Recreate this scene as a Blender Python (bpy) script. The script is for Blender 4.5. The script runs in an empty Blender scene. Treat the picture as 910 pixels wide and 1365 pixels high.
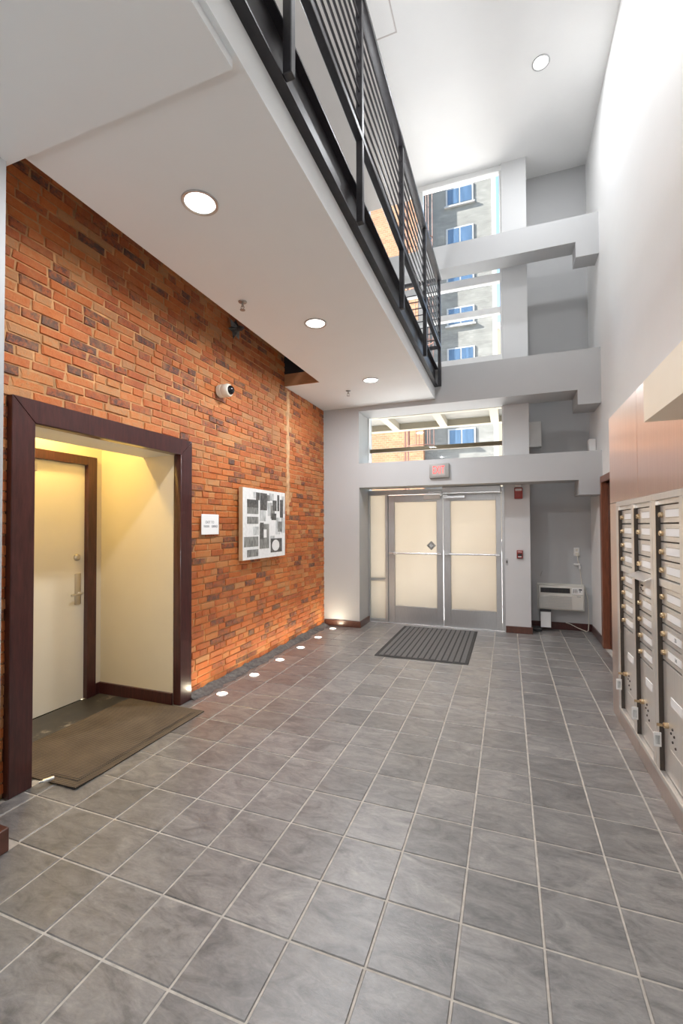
import bpy, bmesh, math, random
from mathutils import Vector, Matrix

rnd = random.Random(7)
scene = bpy.context.scene
COL = scene.collection
T = 0.305                                   # floor tile module

# ------------------------------------------------------------------ camera
cam_data = bpy.data.cameras.new('camera')
cam = bpy.data.objects.new('camera', cam_data)
COL.objects.link(cam)
FPX, PPY = 590.98, 689.8
YAW, PITCH, ROLL = -0.3586, 0.02006, 0.0039
CAM = Vector((0.1931, -1.5511, 1.5874))
def _rot():
    c, s = math.cos(YAW), math.sin(YAW); r1 = Matrix(((c, -s, 0), (s, c, 0), (0, 0, 1)))
    c, s = math.cos(PITCH), math.sin(PITCH); r2 = Matrix(((1, 0, 0), (0, c, s), (0, -s, c)))
    c, s = math.cos(ROLL), math.sin(ROLL); r3 = Matrix(((c, 0, -s), (0, 1, 0), (s, 0, c)))
    return r3 @ r2 @ r1
RC = _rot()                                  # rows: right, forward, up
right, fwd, up = RC[0], RC[1], RC[2]
cam.matrix_world = Matrix(((right[0], up[0], -fwd[0], CAM[0]), (right[1], up[1], -fwd[1], CAM[1]),
                           (right[2], up[2], -fwd[2], CAM[2]), (0, 0, 0, 1)))
cam_data.sensor_width = 36.0
cam_data.lens = FPX / 1365.0 * 36.0
cam_data.shift_y = (PPY - 682.5) / 1365.0
cam_data.clip_start = 0.05
cam_data.clip_end = 500
scene.camera = cam
def pixel(P):
    d = RC @ (Vector(P) - CAM)
    if d[1] < 0.05: return None
    return 455 + FPX * d[0] / d[1], PPY - FPX * d[2] / d[1]

# ------------------------------------------------------------------ world, sun, exposure
world = bpy.data.worlds.new('world'); scene.world = world
world.use_nodes = True
wn = world.node_tree
sky = wn.nodes.new('ShaderNodeTexSky')
sky.sky_type = 'NISHITA'
sky.sun_disc = False
sky.sun_elevation = math.radians(34)
sky.sun_rotation = math.radians(253)
sky.air_density = 1.0
sky.dust_density = 0.6
wn.nodes['Background'].inputs[1].default_value = 0.5
wn.links.new(sky.outputs[0], wn.nodes['Background'].inputs[0])

sun_data = bpy.data.lights.new('sun', 'SUN')
sun_data.energy = 27.0
sun_data.angle = math.radians(0.6)
sun_data.color = (1.0, 0.94, 0.86)
sun = bpy.data.objects.new('sun', sun_data); COL.objects.link(sun)
sun.rotation_euler = Vector((0.84, 0.25, -0.58)).to_track_quat('-Z', 'Y').to_euler()
sun.location = (0, -10, 30)

vs = scene.view_settings
vs.view_transform = 'Standard'; vs.look = 'None'; vs.gamma = 1.0; vs.use_curve_mapping = False
vs.exposure = 0.55

def area_lamp(name, loc, power, size, direction=(0, 0, -1), color=(0.95, 0.97, 1.0), shape='DISK', size_y=None, spread=math.pi):
    d = bpy.data.lights.new(name, 'AREA'); d.energy = power; d.shape = shape; d.size = size
    if size_y: d.size_y = size_y
    d.color = color; d.spread = spread
    o = bpy.data.objects.new(name, d); COL.objects.link(o)
    o.location = loc
    o.rotation_euler = Vector(direction).to_track_quat('-Z', 'Y').to_euler()
    return o
# unseen fill lamps added behind the slab edge, aimed at the high ceiling
for yy in (0.6, 2.4, 4.2):
    area_lamp('mezzanine_fill', (-1.15, yy, 4.28), 8, 0.3, (0.4, 0, 1), (0.97, 0.98, 1.0))
# unseen fill globes added behind the camera to brighten the lobby
FILL_GLOBES = [(-1.1, -2.3, 2.25), (0.55, -2.6, 2.25), (-0.3, -4.0, 2.25)]

# ------------------------------------------------------------------ materials
MATS = {}
def nodes(name):
    m = bpy.data.materials.new(name); m.use_nodes = True
    MATS[name] = m
    nt = m.node_tree
    return m, nt, nt.nodes['Principled BSDF']
def L(nt, a, b): nt.links.new(a, b)
def N(nt, t, **kw):
    n = nt.nodes.new(t)
    for k, v in kw.items(): setattr(n, k, v)
    return n
def setin(n, **kw):
    for k, v in kw.items(): n.inputs[k.replace('_', ' ')].default_value = v
def ramp(nt, stops, interp='LINEAR'):
    r = N(nt, 'ShaderNodeValToRGB'); cr = r.color_ramp; cr.interpolation = interp
    while len(cr.elements) < len(stops): cr.elements.new(0.5)
    for e, (p, c) in zip(cr.elements, stops): e.position = p; e.color = (*c, 1)
    return r
def plain(name, col, rough=0.5, metal=0.0, noise=0.06, scale=6.0, bump=0.0, bscale=80.0, stretch=None, spec=0.5, coat=0.0):
    """painted / metal / plastic surface with a slight procedural mottling"""
    m, nt, b = nodes(name)
    geo = N(nt, 'ShaderNodeNewGeometry')
    mp = N(nt, 'ShaderNodeMapping')
    if stretch: mp.inputs['Scale'].default_value = stretch
    L(nt, geo.outputs['Position'], mp.inputs[0])
    n1 = N(nt, 'ShaderNodeTexNoise'); setin(n1, Scale=scale, Detail=4.0, Roughness=0.6)
    L(nt, mp.outputs[0], n1.inputs['Vector'])
    lo = tuple(max(0, c * (1 - noise)) for c in col); hi = tuple(min(1, c * (1 + noise)) for c in col)
    r = ramp(nt, [(0.3, lo), (0.7, hi)])
    L(nt, n1.outputs['Fac'], r.inputs[0]); L(nt, r.outputs[0], b.inputs['Base Color'])
    setin(b, Roughness=rough, Metallic=metal)
    b.inputs['Specular IOR Level'].default_value = spec
    b.inputs['Coat Weight'].default_value = coat
    if bump:
        n2 = N(nt, 'ShaderNodeTexNoise'); setin(n2, Scale=bscale, Detail=3.0)
        L(nt, mp.outputs[0], n2.inputs['Vector'])
        bp = N(nt, 'ShaderNodeBump'); setin(bp, Strength=bump, Distance=0.002)
        L(nt, n2.outputs['Fac'], bp.inputs['Height']); L(nt, bp.outputs[0], b.inputs['Normal'])
    return m
def emit(name, col, strength, base=(0.8, 0.8, 0.8)):
    m, nt, b = nodes(name)
    b.inputs['Base Color'].default_value = (*base, 1)
    b.inputs['Emission Color'].default_value = (*col, 1)
    b.inputs['Emission Strength'].default_value = strength
    return m

plain('paint_white', (0.80, 0.795, 0.785), 0.6, noise=0.012, scale=2, bump=0.05, bscale=220)
plain('paint_soffit', (0.785, 0.815, 0.83), 0.6, noise=0.012, scale=2, bump=0.05, bscale=220)
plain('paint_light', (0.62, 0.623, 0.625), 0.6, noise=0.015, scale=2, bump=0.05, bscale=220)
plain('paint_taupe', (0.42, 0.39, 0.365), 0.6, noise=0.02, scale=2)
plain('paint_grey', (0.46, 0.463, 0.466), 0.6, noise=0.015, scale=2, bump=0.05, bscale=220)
plain('paint_cream', (0.74, 0.66, 0.50), 0.55, noise=0.02, scale=2, bump=0.04, bscale=200)
plain('bulkhead_cream', (0.90, 0.79, 0.63), 0.4, noise=0.02, scale=3)
plain('door_cream', (0.76, 0.70, 0.57), 0.4, noise=0.02, scale=3)
plain('wood_dark', (0.058, 0.016, 0.014), 0.28, noise=0.35, scale=9, stretch=(6, 6, 0.7), bump=0.08, bscale=30, coat=0.25)
plain('wood_red', (0.22, 0.075, 0.038), 0.35, noise=0.25, scale=10, stretch=(6, 6, 0.7), coat=0.15)
plain('wood_base', (0.105, 0.040, 0.026), 0.35, noise=0.25, scale=10, stretch=(2, 2, 2), coat=0.15)
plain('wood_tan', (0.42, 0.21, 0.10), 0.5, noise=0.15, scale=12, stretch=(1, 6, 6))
plain('void_black', (0.012, 0.012, 0.015), 0.7)  # black colour stands in for the unlit void of the ceiling slot
plain('steel_black', (0.020, 0.018, 0.021), 0.42, metal=0.0, noise=0.3, scale=20)
plain('aluminium', (0.50, 0.50, 0.50), 0.36, metal=0.75, noise=0.05, scale=14, stretch=(8, 8, 1))
plain('aluminium_bright', (0.78, 0.78, 0.78), 0.25, metal=0.8, noise=0.04)
plain('steel_mail', (0.88, 0.84, 0.79), 0.30, metal=0.75, noise=0.05, scale=5, stretch=(30, 30, 0.6))
plain('steel_brushed', (0.86, 0.74, 0.68), 0.32, metal=1.0, noise=0.06, scale=4, stretch=(40, 40, 0.4))
_b = MATS['steel_brushed'].node_tree.nodes['Principled BSDF']; _b.inputs['Anisotropic'].default_value = 0.9
_t = N(MATS['steel_brushed'].node_tree, 'ShaderNodeTangent', direction_type='RADIAL', axis='Z'); L(MATS['steel_brushed'].node_tree, _t.outputs[0], _b.inputs['Tangent'])
plain('recess_dark', (0.06, 0.045, 0.035), 0.6)
plain('brass', (0.62, 0.46, 0.28), 0.25, metal=0.9)
plain('chrome', (0.70, 0.70, 0.70), 0.3, metal=1.0)
plain('satin_nickel', (0.58, 0.54, 0.48), 0.32, metal=0.9)
plain('white_plastic', (0.80, 0.79, 0.77), 0.4, noise=0.02)
plain('white_card', (0.88, 0.88, 0.87), 0.5, noise=0.02)
plain('ivory_plastic', (0.70, 0.66, 0.56), 0.4, noise=0.02)
plain('ac_plastic', (0.62, 0.60, 0.55), 0.45, noise=0.03)
plain('dark_plastic', (0.03, 0.03, 0.032), 0.4)
plain('black_gloss', (0.008, 0.008, 0.010), 0.08)
plain('sprinkler_metal', (0.30, 0.295, 0.285), 0.35, metal=0.8)
plain('iron', (0.11, 0.105, 0.10), 0.45, metal=0.6, noise=0.4, scale=40, bump=0.3, bscale=60)
plain('sign_grey', (0.30, 0.295, 0.28), 0.45)
plain('red_plastic', (0.30, 0.03, 0.022), 0.35, noise=0.08)
plain('sign_face', (0.40, 0.36, 0.34), 0.3)
plain('grey_lens', (0.6, 0.55, 0.53), 0.2)
plain('print_white', (0.78, 0.775, 0.76), 0.5, noise=0.08, scale=25)
plain('print_pale', (0.50, 0.51, 0.50), 0.5, noise=0.45, scale=30, stretch=(1, 1, 0.3))
plain('print_grey', (0.22, 0.22, 0.205), 0.5, noise=0.6, scale=30, stretch=(1, 2, 0.5))
plain('print_dark', (0.095, 0.09, 0.085), 0.5, noise=0.6, scale=25)
plain('print_ink', (0.10, 0.10, 0.11), 0.5)
plain('print_light_ink', (0.30, 0.30, 0.31), 0.5)
plain('canvas_edge', (0.55, 0.36, 0.20), 0.6, noise=0.1)
plain('cement_dark', (0.13, 0.125, 0.118), 0.9, noise=0.5, scale=25, bump=0.8, bscale=45)
plain('concrete_out', (0.64, 0.61, 0.58), 0.9, noise=0.1, scale=2)
plain('canopy_cream', (0.40, 0.36, 0.28), 0.6, noise=0.03)
plain('canopy_panel', (0.30, 0.29, 0.26), 0.8, noise=0.06)
plain('bronze', (0.14, 0.10, 0.055), 0.4, metal=0.4)
plain('rust_steel', (0.12, 0.05, 0.035), 0.6)
plain('facade_trim', (0.27, 0.27, 0.27), 0.6)
plain('facade_beige', (0.30, 0.24, 0.17), 0.7)
plain('curtain_glass', (0.05, 0.085, 0.14), 0.12, noise=0.25, scale=1.5, stretch=(3, 1, 0.3))
plain('window_frame_white', (0.80, 0.80, 0.79), 0.45, noise=0.015)
plain('rubber_dark', (0.045, 0.044, 0.042), 0.8, noise=0.2, scale=60, bump=0.4, bscale=150)
plain('rubber_rib', (0.16, 0.155, 0.15), 0.85, noise=0.25, scale=90, bump=0.6, bscale=200)
emit('lamp_glow', (1.0, 0.97, 0.92), 3.5)
emit('uplight_glow', (1.0, 0.93, 0.80), 3.0)
emit('exit_red', (1.0, 0.10, 0.09), 0.9, (0.6, 0.05, 0.05))
emit('fill_globe_glow', (1.0, 0.96, 0.9), 4.0)

def mat_brick():
    m, nt, b = nodes('brick_clay')
    geo = N(nt, 'ShaderNodeNewGeometry'); oi = N(nt, 'ShaderNodeObjectInfo')
    ad = N(nt, 'ShaderNodeMath', operation='ADD'); L(nt, geo.outputs['Random Per Island'], ad.inputs[0]); L(nt, oi.outputs['Random'], ad.inputs[1])
    fr = N(nt, 'ShaderNodeMath', operation='FRACT'); L(nt, ad.outputs[0], fr.inputs[0])
    big = N(nt, 'ShaderNodeTexNoise'); setin(big, Scale=1.3, Detail=3.0); L(nt, geo.outputs['Position'], big.inputs['Vector'])
    fine = N(nt, 'ShaderNodeTexNoise'); setin(fine, Scale=26.0, Detail=8.0, Roughness=0.78); L(nt, geo.outputs['Position'], fine.inputs['Vector'])
    r1 = ramp(nt, [(0.0, (0.10, 0.052, 0.040)), (0.06, (0.17, 0.062, 0.036)), (0.16, (0.36, 0.092, 0.026)), (0.42, (0.48, 0.120, 0.026)),
                   (0.72, (0.545, 0.155, 0.034)), (0.9, (0.53, 0.205, 0.062)), (1.0, (0.46, 0.22, 0.09))])
    m1 = N(nt, 'ShaderNodeMath', operation='MULTIPLY_ADD'); L(nt, fine.outputs['Fac'], m1.inputs[0]); m1.inputs[1].default_value = 1.1
    sub = N(nt, 'ShaderNodeMath', operation='ADD'); L(nt, fr.outputs[0], sub.inputs[0]); sub.inputs[1].default_value = -0.52
    L(nt, sub.outputs[0], m1.inputs[2]); L(nt, m1.outputs[0], r1.inputs[0])
    tint = ramp(nt, [(0.35, (0.86, 0.80, 0.80)), (0.55, (1, 1, 1)), (0.75, (1.15, 1.12, 1.05))]); L(nt, big.outputs['Fac'], tint.inputs[0])
    mx = N(nt, 'ShaderNodeMix', data_type='RGBA', blend_type='MULTIPLY'); mx.inputs[0].default_value = 1.0
    L(nt, r1.outputs[0], mx.inputs[6]); L(nt, tint.outputs[0], mx.inputs[7])
    # lime bloom: a pale tan haze of old mortar smeared over some bricks
    sm = N(nt, 'ShaderNodeTexNoise'); setin(sm, Scale=7.0, Detail=8.0, Roughness=0.75); L(nt, geo.outputs['Position'], sm.inputs['Vector'])
    smr = ramp(nt, [(0.46, (0, 0, 0)), (0.74, (0.42, 0.42, 0.42))]); L(nt, sm.outputs['Fac'], smr.inputs[0])
    mx2 = N(nt, 'ShaderNodeMix', data_type='RGBA'); L(nt, smr.outputs[0], mx2.inputs[0]); L(nt, mx.outputs[2], mx2.inputs[6])
    mx2.inputs[7].default_value = (0.54, 0.28, 0.115, 1)
    L(nt, mx2.outputs[2], b.inputs['Base Color'])
    setin(b, Roughness=0.55); b.inputs['Specular IOR Level'].default_value = 0.4
    bp = N(nt, 'ShaderNodeBump'); setin(bp, Strength=0.9, Distance=0.010); L(nt, fine.outputs['Fac'], bp.inputs['Height']); L(nt, bp.outputs[0], b.inputs['Normal'])
mat_brick()
plain('mortar', (0.50, 0.265, 0.115), 0.9, noise=0.35, scale=9, bump=0.9, bscale=50)
plain('mortar_pale', (0.56, 0.33, 0.17), 0.9, noise=0.25, scale=14, bump=0.9, bscale=50)

def mat_tile():
    m, nt, b = nodes('slate_tile')
    geo = N(nt, 'ShaderNodeNewGeometry'); oi = N(nt, 'ShaderNodeObjectInfo')
    rr = N(nt, 'ShaderNodeMath', operation='ADD'); L(nt, oi.outputs['Random'], rr.inputs[0]); L(nt, geo.outputs['Random Per Island'], rr.inputs[1])
    sc = N(nt, 'ShaderNodeMath', operation='MULTIPLY'); sc.inputs[1].default_value = 37.0; L(nt, rr.outputs[0], sc.inputs[0])
    cmb = N(nt, 'ShaderNodeCombineXYZ'); L(nt, sc.outputs[0], cmb.inputs[0]); L(nt, sc.outputs[0], cmb.inputs[2])
    va = N(nt, 'ShaderNodeVectorMath', operation='ADD'); L(nt, geo.outputs['Position'], va.inputs[0]); L(nt, cmb.outputs[0], va.inputs[1])
    mp = N(nt, 'ShaderNodeMapping'); mp.inputs['Scale'].default_value = (1.0, 2.3, 1.0); mp.inputs['Rotation'].default_value = (0, 0, 0.9); L(nt, va.outputs[0], mp.inputs[0])
    n1 = N(nt, 'ShaderNodeTexNoise'); setin(n1, Scale=5.0, Detail=8.0, Roughness=0.66, Distortion=1.2); L(nt, mp.outputs[0], n1.inputs['Vector'])
    n2 = N(nt, 'ShaderNodeTexNoise'); setin(n2, Scale=18.0, Detail=7.0, Roughness=0.7, Distortion=1.6); L(nt, mp.outputs[0], n2.inputs['Vector'])
    r = ramp(nt, [(0.28, (0.10, 0.096, 0.093)), (0.45, (0.185, 0.176, 0.169)), (0.60, (0.25, 0.237, 0.224)), (0.78, (0.34, 0.318, 0.295))])
    L(nt, n1.outputs['Fac'], r.inputs[0])
    r2 = ramp(nt, [(0.35, (0.82, 0.82, 0.83)), (0.62, (1.06, 1.05, 1.04))]); L(nt, n2.outputs['Fac'], r2.inputs[0])
    mx = N(nt, 'ShaderNodeMix', data_type='RGBA', blend_type='MULTIPLY'); mx.inputs[0].default_value = 1.0
    L(nt, r.outputs[0], mx.inputs[6]); L(nt, r2.outputs[0], mx.inputs[7])
    tv = N(nt, 'ShaderNodeMapRange'); tv.inputs['To Min'].default_value = 0.86; tv.inputs['To Max'].default_value = 1.14; L(nt, oi.outputs['Random'], tv.inputs[0])
    hv = N(nt, 'ShaderNodeHueSaturation'); L(nt, tv.outputs[0], hv.inputs['Value']); L(nt, mx.outputs[2], hv.inputs['Color']); L(nt, hv.outputs[0], b.inputs['Base Color'])
    rg = ramp(nt, [(0.3, (0.27, 0.27, 0.27)), (0.7, (0.38, 0.38, 0.38))]); L(nt, n2.outputs['Fac'], rg.inputs[0]); L(nt, rg.outputs[0], b.inputs['Roughness'])
    b.inputs['Specular IOR Level'].default_value = 0.5
    b.inputs['Coat Weight'].default_value = 0.5; b.inputs['Coat Roughness'].default_value = 0.36; b.inputs['Coat IOR'].default_value = 1.6
    bp = N(nt, 'ShaderNodeBump'); setin(bp, Strength=0.38, Distance=0.004); L(nt, n2.outputs['Fac'], bp.inputs['Height']); L(nt, bp.outputs[0], b.inputs['Normal'])
mat_tile()
plain('grout', (0.46, 0.42, 0.37), 0.9, noise=0.2, scale=20)

def mat_worn_floor():
    m, nt, b = nodes('worn_black_floor')
    geo = N(nt, 'ShaderNodeNewGeometry')
    n1 = N(nt, 'ShaderNodeTexNoise'); setin(n1, Scale=4.0, Detail=9.0, Roughness=0.75); L(nt, geo.outputs['Position'], n1.inputs['Vector'])
    r = ramp(nt, [(0.3, (0.035, 0.032, 0.028)), (0.56, (0.06, 0.055, 0.046)), (0.60, (0.13, 0.11, 0.085)), (0.66, (0.36, 0.31, 0.24))])
    L(nt, n1.outputs['Fac'], r.inputs[0]); L(nt, r.outputs[0], b.inputs['Base Color']); setin(b, Roughness=0.4)
mat_worn_floor()

def mat_weave():
    m, nt, b = nodes('mat_weave')
    geo = N(nt, 'ShaderNodeNewGeometry')
    w1 = N(nt, 'ShaderNodeTexWave'); w1.bands_direction = 'X'; setin(w1, Scale=34.0, Distortion=0.4); L(nt, geo.outputs['Position'], w1.inputs['Vector'])
    w2 = N(nt, 'ShaderNodeTexWave'); w2.bands_direction = 'Y'; setin(w2, Scale=22.0, Distortion=0.4); L(nt, geo.outputs['Position'], w2.inputs['Vector'])
    mu = N(nt, 'ShaderNodeMath', operation='MULTIPLY'); L(nt, w1.outputs['Fac'], mu.inputs[0]); L(nt, w2.outputs['Fac'], mu.inputs[1])
    n1 = N(nt, 'ShaderNodeTexNoise'); setin(n1, Scale=5.0, Detail=4.0); L(nt, geo.outputs['Position'], n1.inputs['Vector'])
    ad = N(nt, 'ShaderNodeMath', operation='MULTIPLY_ADD'); ad.inputs[1].default_value = 0.5; L(nt, n1.outputs['Fac'], ad.inputs[0]); L(nt, mu.outputs[0], ad.inputs[2])
    r = ramp(nt, [(0.2, (0.045, 0.033, 0.022)), (0.6, (0.135, 0.098, 0.064)), (1.0, (0.25, 0.185, 0.12))])
    L(nt, ad.outputs[0], r.inputs[0]); L(nt, r.outputs[0], b.inputs['Base Color']); setin(b, Roughness=0.9)
    bp = N(nt, 'ShaderNodeBump'); setin(bp, Strength=0.6, Distance=0.003); L(nt, mu.outputs[0], bp.inputs['Height']); L(nt, bp.outputs[0], b.inputs['Normal'])
mat_weave()

def mat_frosted():
    m, nt, b = nodes('frosted_film')
    nt.nodes.remove(b)
    out = nt.nodes['Material Output']
    geo = N(nt, 'ShaderNodeNewGeometry')
    n1 = N(nt, 'ShaderNodeTexNoise'); setin(n1, Scale=1.5, Detail=2.0); L(nt, geo.outputs['Position'], n1.inputs['Vector'])
    r = ramp(nt, [(0.3, (0.63, 0.585, 0.505)), (0.7, (0.67, 0.625, 0.545))]); L(nt, n1.outputs['Fac'], r.inputs[0])
    tr = N(nt, 'ShaderNodeBsdfTranslucent'); L(nt, r.outputs[0], tr.inputs[0])
    df = N(nt, 'ShaderNodeBsdfDiffuse'); L(nt, r.outputs[0], df.inputs[0])
    gl = N(nt, 'ShaderNodeBsdfGlossy'); gl.inputs['Roughness'].default_value = 0.25
    mx = N(nt, 'ShaderNodeMixShader'); mx.inputs[0].default_value = 0.2; L(nt, tr.outputs[0], mx.inputs[1]); L(nt, df.outputs[0], mx.inputs[2])
    mx2 = N(nt, 'ShaderNodeMixShader'); mx2.inputs[0].default_value = 0.05; L(nt, mx.outputs[0], mx2.inputs[1]); L(nt, gl.outputs[0], mx2.inputs[2])
    L(nt, mx2.outputs[0], out.inputs[0])
mat_frosted()
def mat_glass():
    m, nt, b = nodes('clear_glass')
    nt.nodes.remove(b)
    out = nt.nodes['Material Output']
    tp = N(nt, 'ShaderNodeBsdfTransparent'); tp.inputs[0].default_value = (0.93, 0.95, 0.95, 1)
    gl = N(nt, 'ShaderNodeBsdfGlossy'); gl.inputs['Roughness'].default_value = 0.02
    fr = N(nt, 'ShaderNodeFresnel'); fr.inputs[0].default_value = 1.18
    mx = N(nt, 'ShaderNodeMixShader'); L(nt, fr.outputs[0], mx.inputs[0]); L(nt, tp.outputs[0], mx.inputs[1]); L(nt, gl.outputs[0], mx.inputs[2])
    L(nt, mx.outputs[0], out.inputs[0])
mat_glass()

def mat_far_brick(name, c1, c2, mortar, scale, bw=0.5):
    m, nt, b = nodes(name)
    tc = N(nt, 'ShaderNodeNewGeometry')
    sp = N(nt, 'ShaderNodeSeparateXYZ'); L(nt, tc.outputs['Position'], sp.inputs[0])
    cm = N(nt, 'ShaderNodeCombineXYZ'); L(nt, sp.outputs[0], cm.inputs[0]); L(nt, sp.outputs[2], cm.inputs[1])
    br = N(nt, 'ShaderNodeTexBrick'); setin(br, Scale=scale, Mortar_Size=0.012)
    br.inputs['Color1'].default_value = (*c1, 1); br.inputs['Color2'].default_value = (*c2, 1); br.inputs['Mortar'].default_value = (*mortar, 1)
    L(nt, cm.outputs[0], br.inputs['Vector'])
    n1 = N(nt, 'ShaderNodeTexNoise'); setin(n1, Scale=0.6, Detail=8.0, Roughness=0.7)
    mp = N(nt, 'ShaderNodeMapping'); mp.inputs['Scale'].default_value = (1, 1, 3); L(nt, tc.outputs['Position'], mp.inputs[0]); L(nt, mp.outputs[0], n1.inputs['Vector'])
    r = ramp(nt, [(0.3, (0.68, 0.68, 0.68)), (0.65, (1.1, 1.1, 1.1))]); L(nt, n1.outputs['Fac'], r.inputs[0])
    mx = N(nt, 'ShaderNodeMix', data_type='RGBA', blend_type='MULTIPLY'); mx.inputs[0].default_value = 1.0
    L(nt, br.outputs[0], mx.inputs[6]); L(nt, r.outputs[0], mx.inputs[7]); L(nt, mx.outputs[2], b.inputs['Base Color'])
    setin(b, Roughness=0.85)
mat_far_brick('facade_white_brick', (0.17, 0.166, 0.155), (0.145, 0.142, 0.133), (0.13, 0.127, 0.12), 1.6)
mat_far_brick('facade_red_brick', (0.30, 0.145, 0.07), (0.24, 0.105, 0.05), (0.32, 0.24, 0.17), 1.6)

# ------------------------------------------------------------------ geometry helpers
class MB:
    def __init__(s): s.v = []; s.f = []; s.mi = []; s.cur = 0
    def slot(s, i): s.cur = i; return s
    def add(s, verts, faces):
        o = len(s.v); s.v += [tuple(map(float, p)) for p in verts]
        for f in faces: s.f.append(tuple(o + i for i in f)); s.mi.append(s.cur)
        return s
    def box(s, x0, x1, y0, y1, z0, z1):
        x0, x1 = sorted((x0, x1)); y0, y1 = sorted((y0, y1)); z0, z1 = sorted((z0, z1))
        v = [(x0, y0, z0), (x1, y0, z0), (x1, y1, z0), (x0, y1, z0), (x0, y0, z1), (x1, y0, z1), (x1, y1, z1), (x0, y1, z1)]
        return s.add(v, [(0, 3, 2, 1), (4, 5, 6, 7), (0, 1, 5, 4), (1, 2, 6, 5), (2, 3, 7, 6), (3, 0, 4, 7)])
    def cyl(s, p0, p1, r0, r1=None, n=16, caps=True):
        r1 = r0 if r1 is None else r1
        p0, p1 = Vector(p0), Vector(p1); d = (p1 - p0).normalized()
        a = d.orthogonal().normalized(); b = d.cross(a)
        v = []
        for p, r in ((p0, r0), (p1, r1)):
            for k in range(n):
                t = 2 * math.pi * k / n; v.append(p + a * (r * math.cos(t)) + b * (r * math.sin(t)))
        f = [(k, (k + 1) % n, n + (k + 1) % n, n + k) for k in range(n)]
        if caps: f += [tuple(range(n - 1, -1, -1)), tuple(range(n, 2 * n))]
        return s.add(v, f)
    def lathe(s, center, axis, prof, n=24):
        """prof: list of (radius, distance along axis)"""
        c = Vector(center); d = Vector(axis).normalized(); a = d.orthogonal().normalized(); b = d.cross(a)
        v = []; f = []
        for r, h in prof:
            for k in range(n):
                t = 2 * math.pi * k / n; v.append(c + d * h + a * (r * math.cos(t)) + b * (r * math.sin(t)))
        for i in range(len(prof) - 1):
            for k in range(n):
                f.append((i * n + k, i * n + (k + 1) % n, (i + 1) * n + (k + 1) % n, (i + 1) * n + k))
        return s.add(v, f)
    def tube(s, pts, r, n=8):
        pts = [Vector(p) for p in pts]; v = []; f = []
        prev = None
        for i, p in enumerate(pts):
            d = (pts[min(i + 1, len(pts) - 1)] - pts[max(i - 1, 0)]).normalized()
            a = d.orthogonal().normalized() if prev is None else (prev - d * prev.dot(d)).normalized()
            prev = a; b = d.cross(a)
            for k in range(n):
                t = 2 * math.pi * k / n; v.append(p + a * (r * math.cos(t)) + b * (r * math.sin(t)))
        for i in range(len(pts) - 1):
            for k in range(n): f.append((i * n + k, i * n + (k + 1) % n, (i + 1) * n + (k + 1) % n, (i + 1) * n + k))
        f += [tuple(range(n - 1, -1, -1)), tuple(range((len(pts) - 1) * n, len(pts) * n))]
        return s.add(v, f)
    def prism(s, poly, axis, a, b):
        """extrude a polygon (list of 2D points in the two other axes, in cyclic order) from a to b along an axis"""
        n = len(poly)
        def mk(p, t): return {'x': (t, p[0], p[1]), 'y': (p[0], t, p[1]), 'z': (p[0], p[1], t)}[axis]
        v = [mk(p, a) for p in poly] + [mk(p, b) for p in poly]
        f = [(k, (k + 1) % n, n + (k + 1) % n, n + k) for k in range(n)] + [tuple(range(n - 1, -1, -1)), tuple(range(n, 2 * n))]
        return s.add(v, f)
    def mesh(s, name, mats, bevel=0.0, seg=1, smooth=False, origin=None):
        xs, ys, zs = zip(*s.v)
        if origin is None: origin = ((min(xs) + max(xs)) / 2, (min(ys) + max(ys)) / 2, min(zs))
        me = bpy.data.meshes.new(name)
        me.from_pydata([(x - origin[0], y - origin[1], z - origin[2]) for x, y, z in s.v], [], s.f)
        for m in mats: me.materials.append(MATS[m])
        me.polygons.foreach_set('material_index', s.mi)
        bm = bmesh.new(); bm.from_mesh(me)
        bmesh.ops.recalc_face_normals(bm, faces=bm.faces)
        if bevel:
            ed = [e for e in bm.edges if len(e.link_faces) == 2 and e.calc_face_angle(0) > 0.6]
            bmesh.ops.bevel(bm, geom=ed, offset=bevel, segments=seg, affect='EDGES', profile=0.5, clamp_overlap=True)
        bm.to_mesh(me); bm.free()
        if smooth or bevel:
            me.polygons.foreach_set('use_smooth', [True] * len(me.polygons))
            me.set_sharp_from_angle(angle=math.radians(35))
        me.update()
        return me, Vector(origin)

WLOC = {}
def place(name, me, loc, parent=None):
    o = bpy.data.objects.new(name, me); COL.objects.link(o)
    WLOC[o] = Vector(loc)
    if parent is not None:
        o.parent = parent; o.location = Vector(loc) - WLOC[parent]
    else: o.location = loc
    return o
def part(name, mb, mat, parent, bevel=0.0, smooth=False, seg=1, label=None):
    mats = [mat] if isinstance(mat, str) else mat
    me, org = mb.mesh(name, mats, bevel, seg, smooth)
    o = place(name, me, org, parent)
    if label: o['label'] = label
    return o
def tag(o, label, cat, group=None, kind=None):
    o['label'] = label; o['category'] = cat
    if group: o['group'] = group
    if kind: o['kind'] = kind
    return o
def thing(name, loc, label, cat, group=None, kind=None):
    o = place(name, None, loc); o.empty_display_size = 0.1
    return tag(o, label, cat, group, kind)
def single(name, mb, mat, label, cat, group=None, kind=None, **kw):
    return tag(part(name, mb, mat, None, **kw), label, cat, group, kind)
def structure(name, mb, mat, label, cat, **kw):
    return single(name, mb, mat, label, cat, None, 'structure', **kw)
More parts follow.
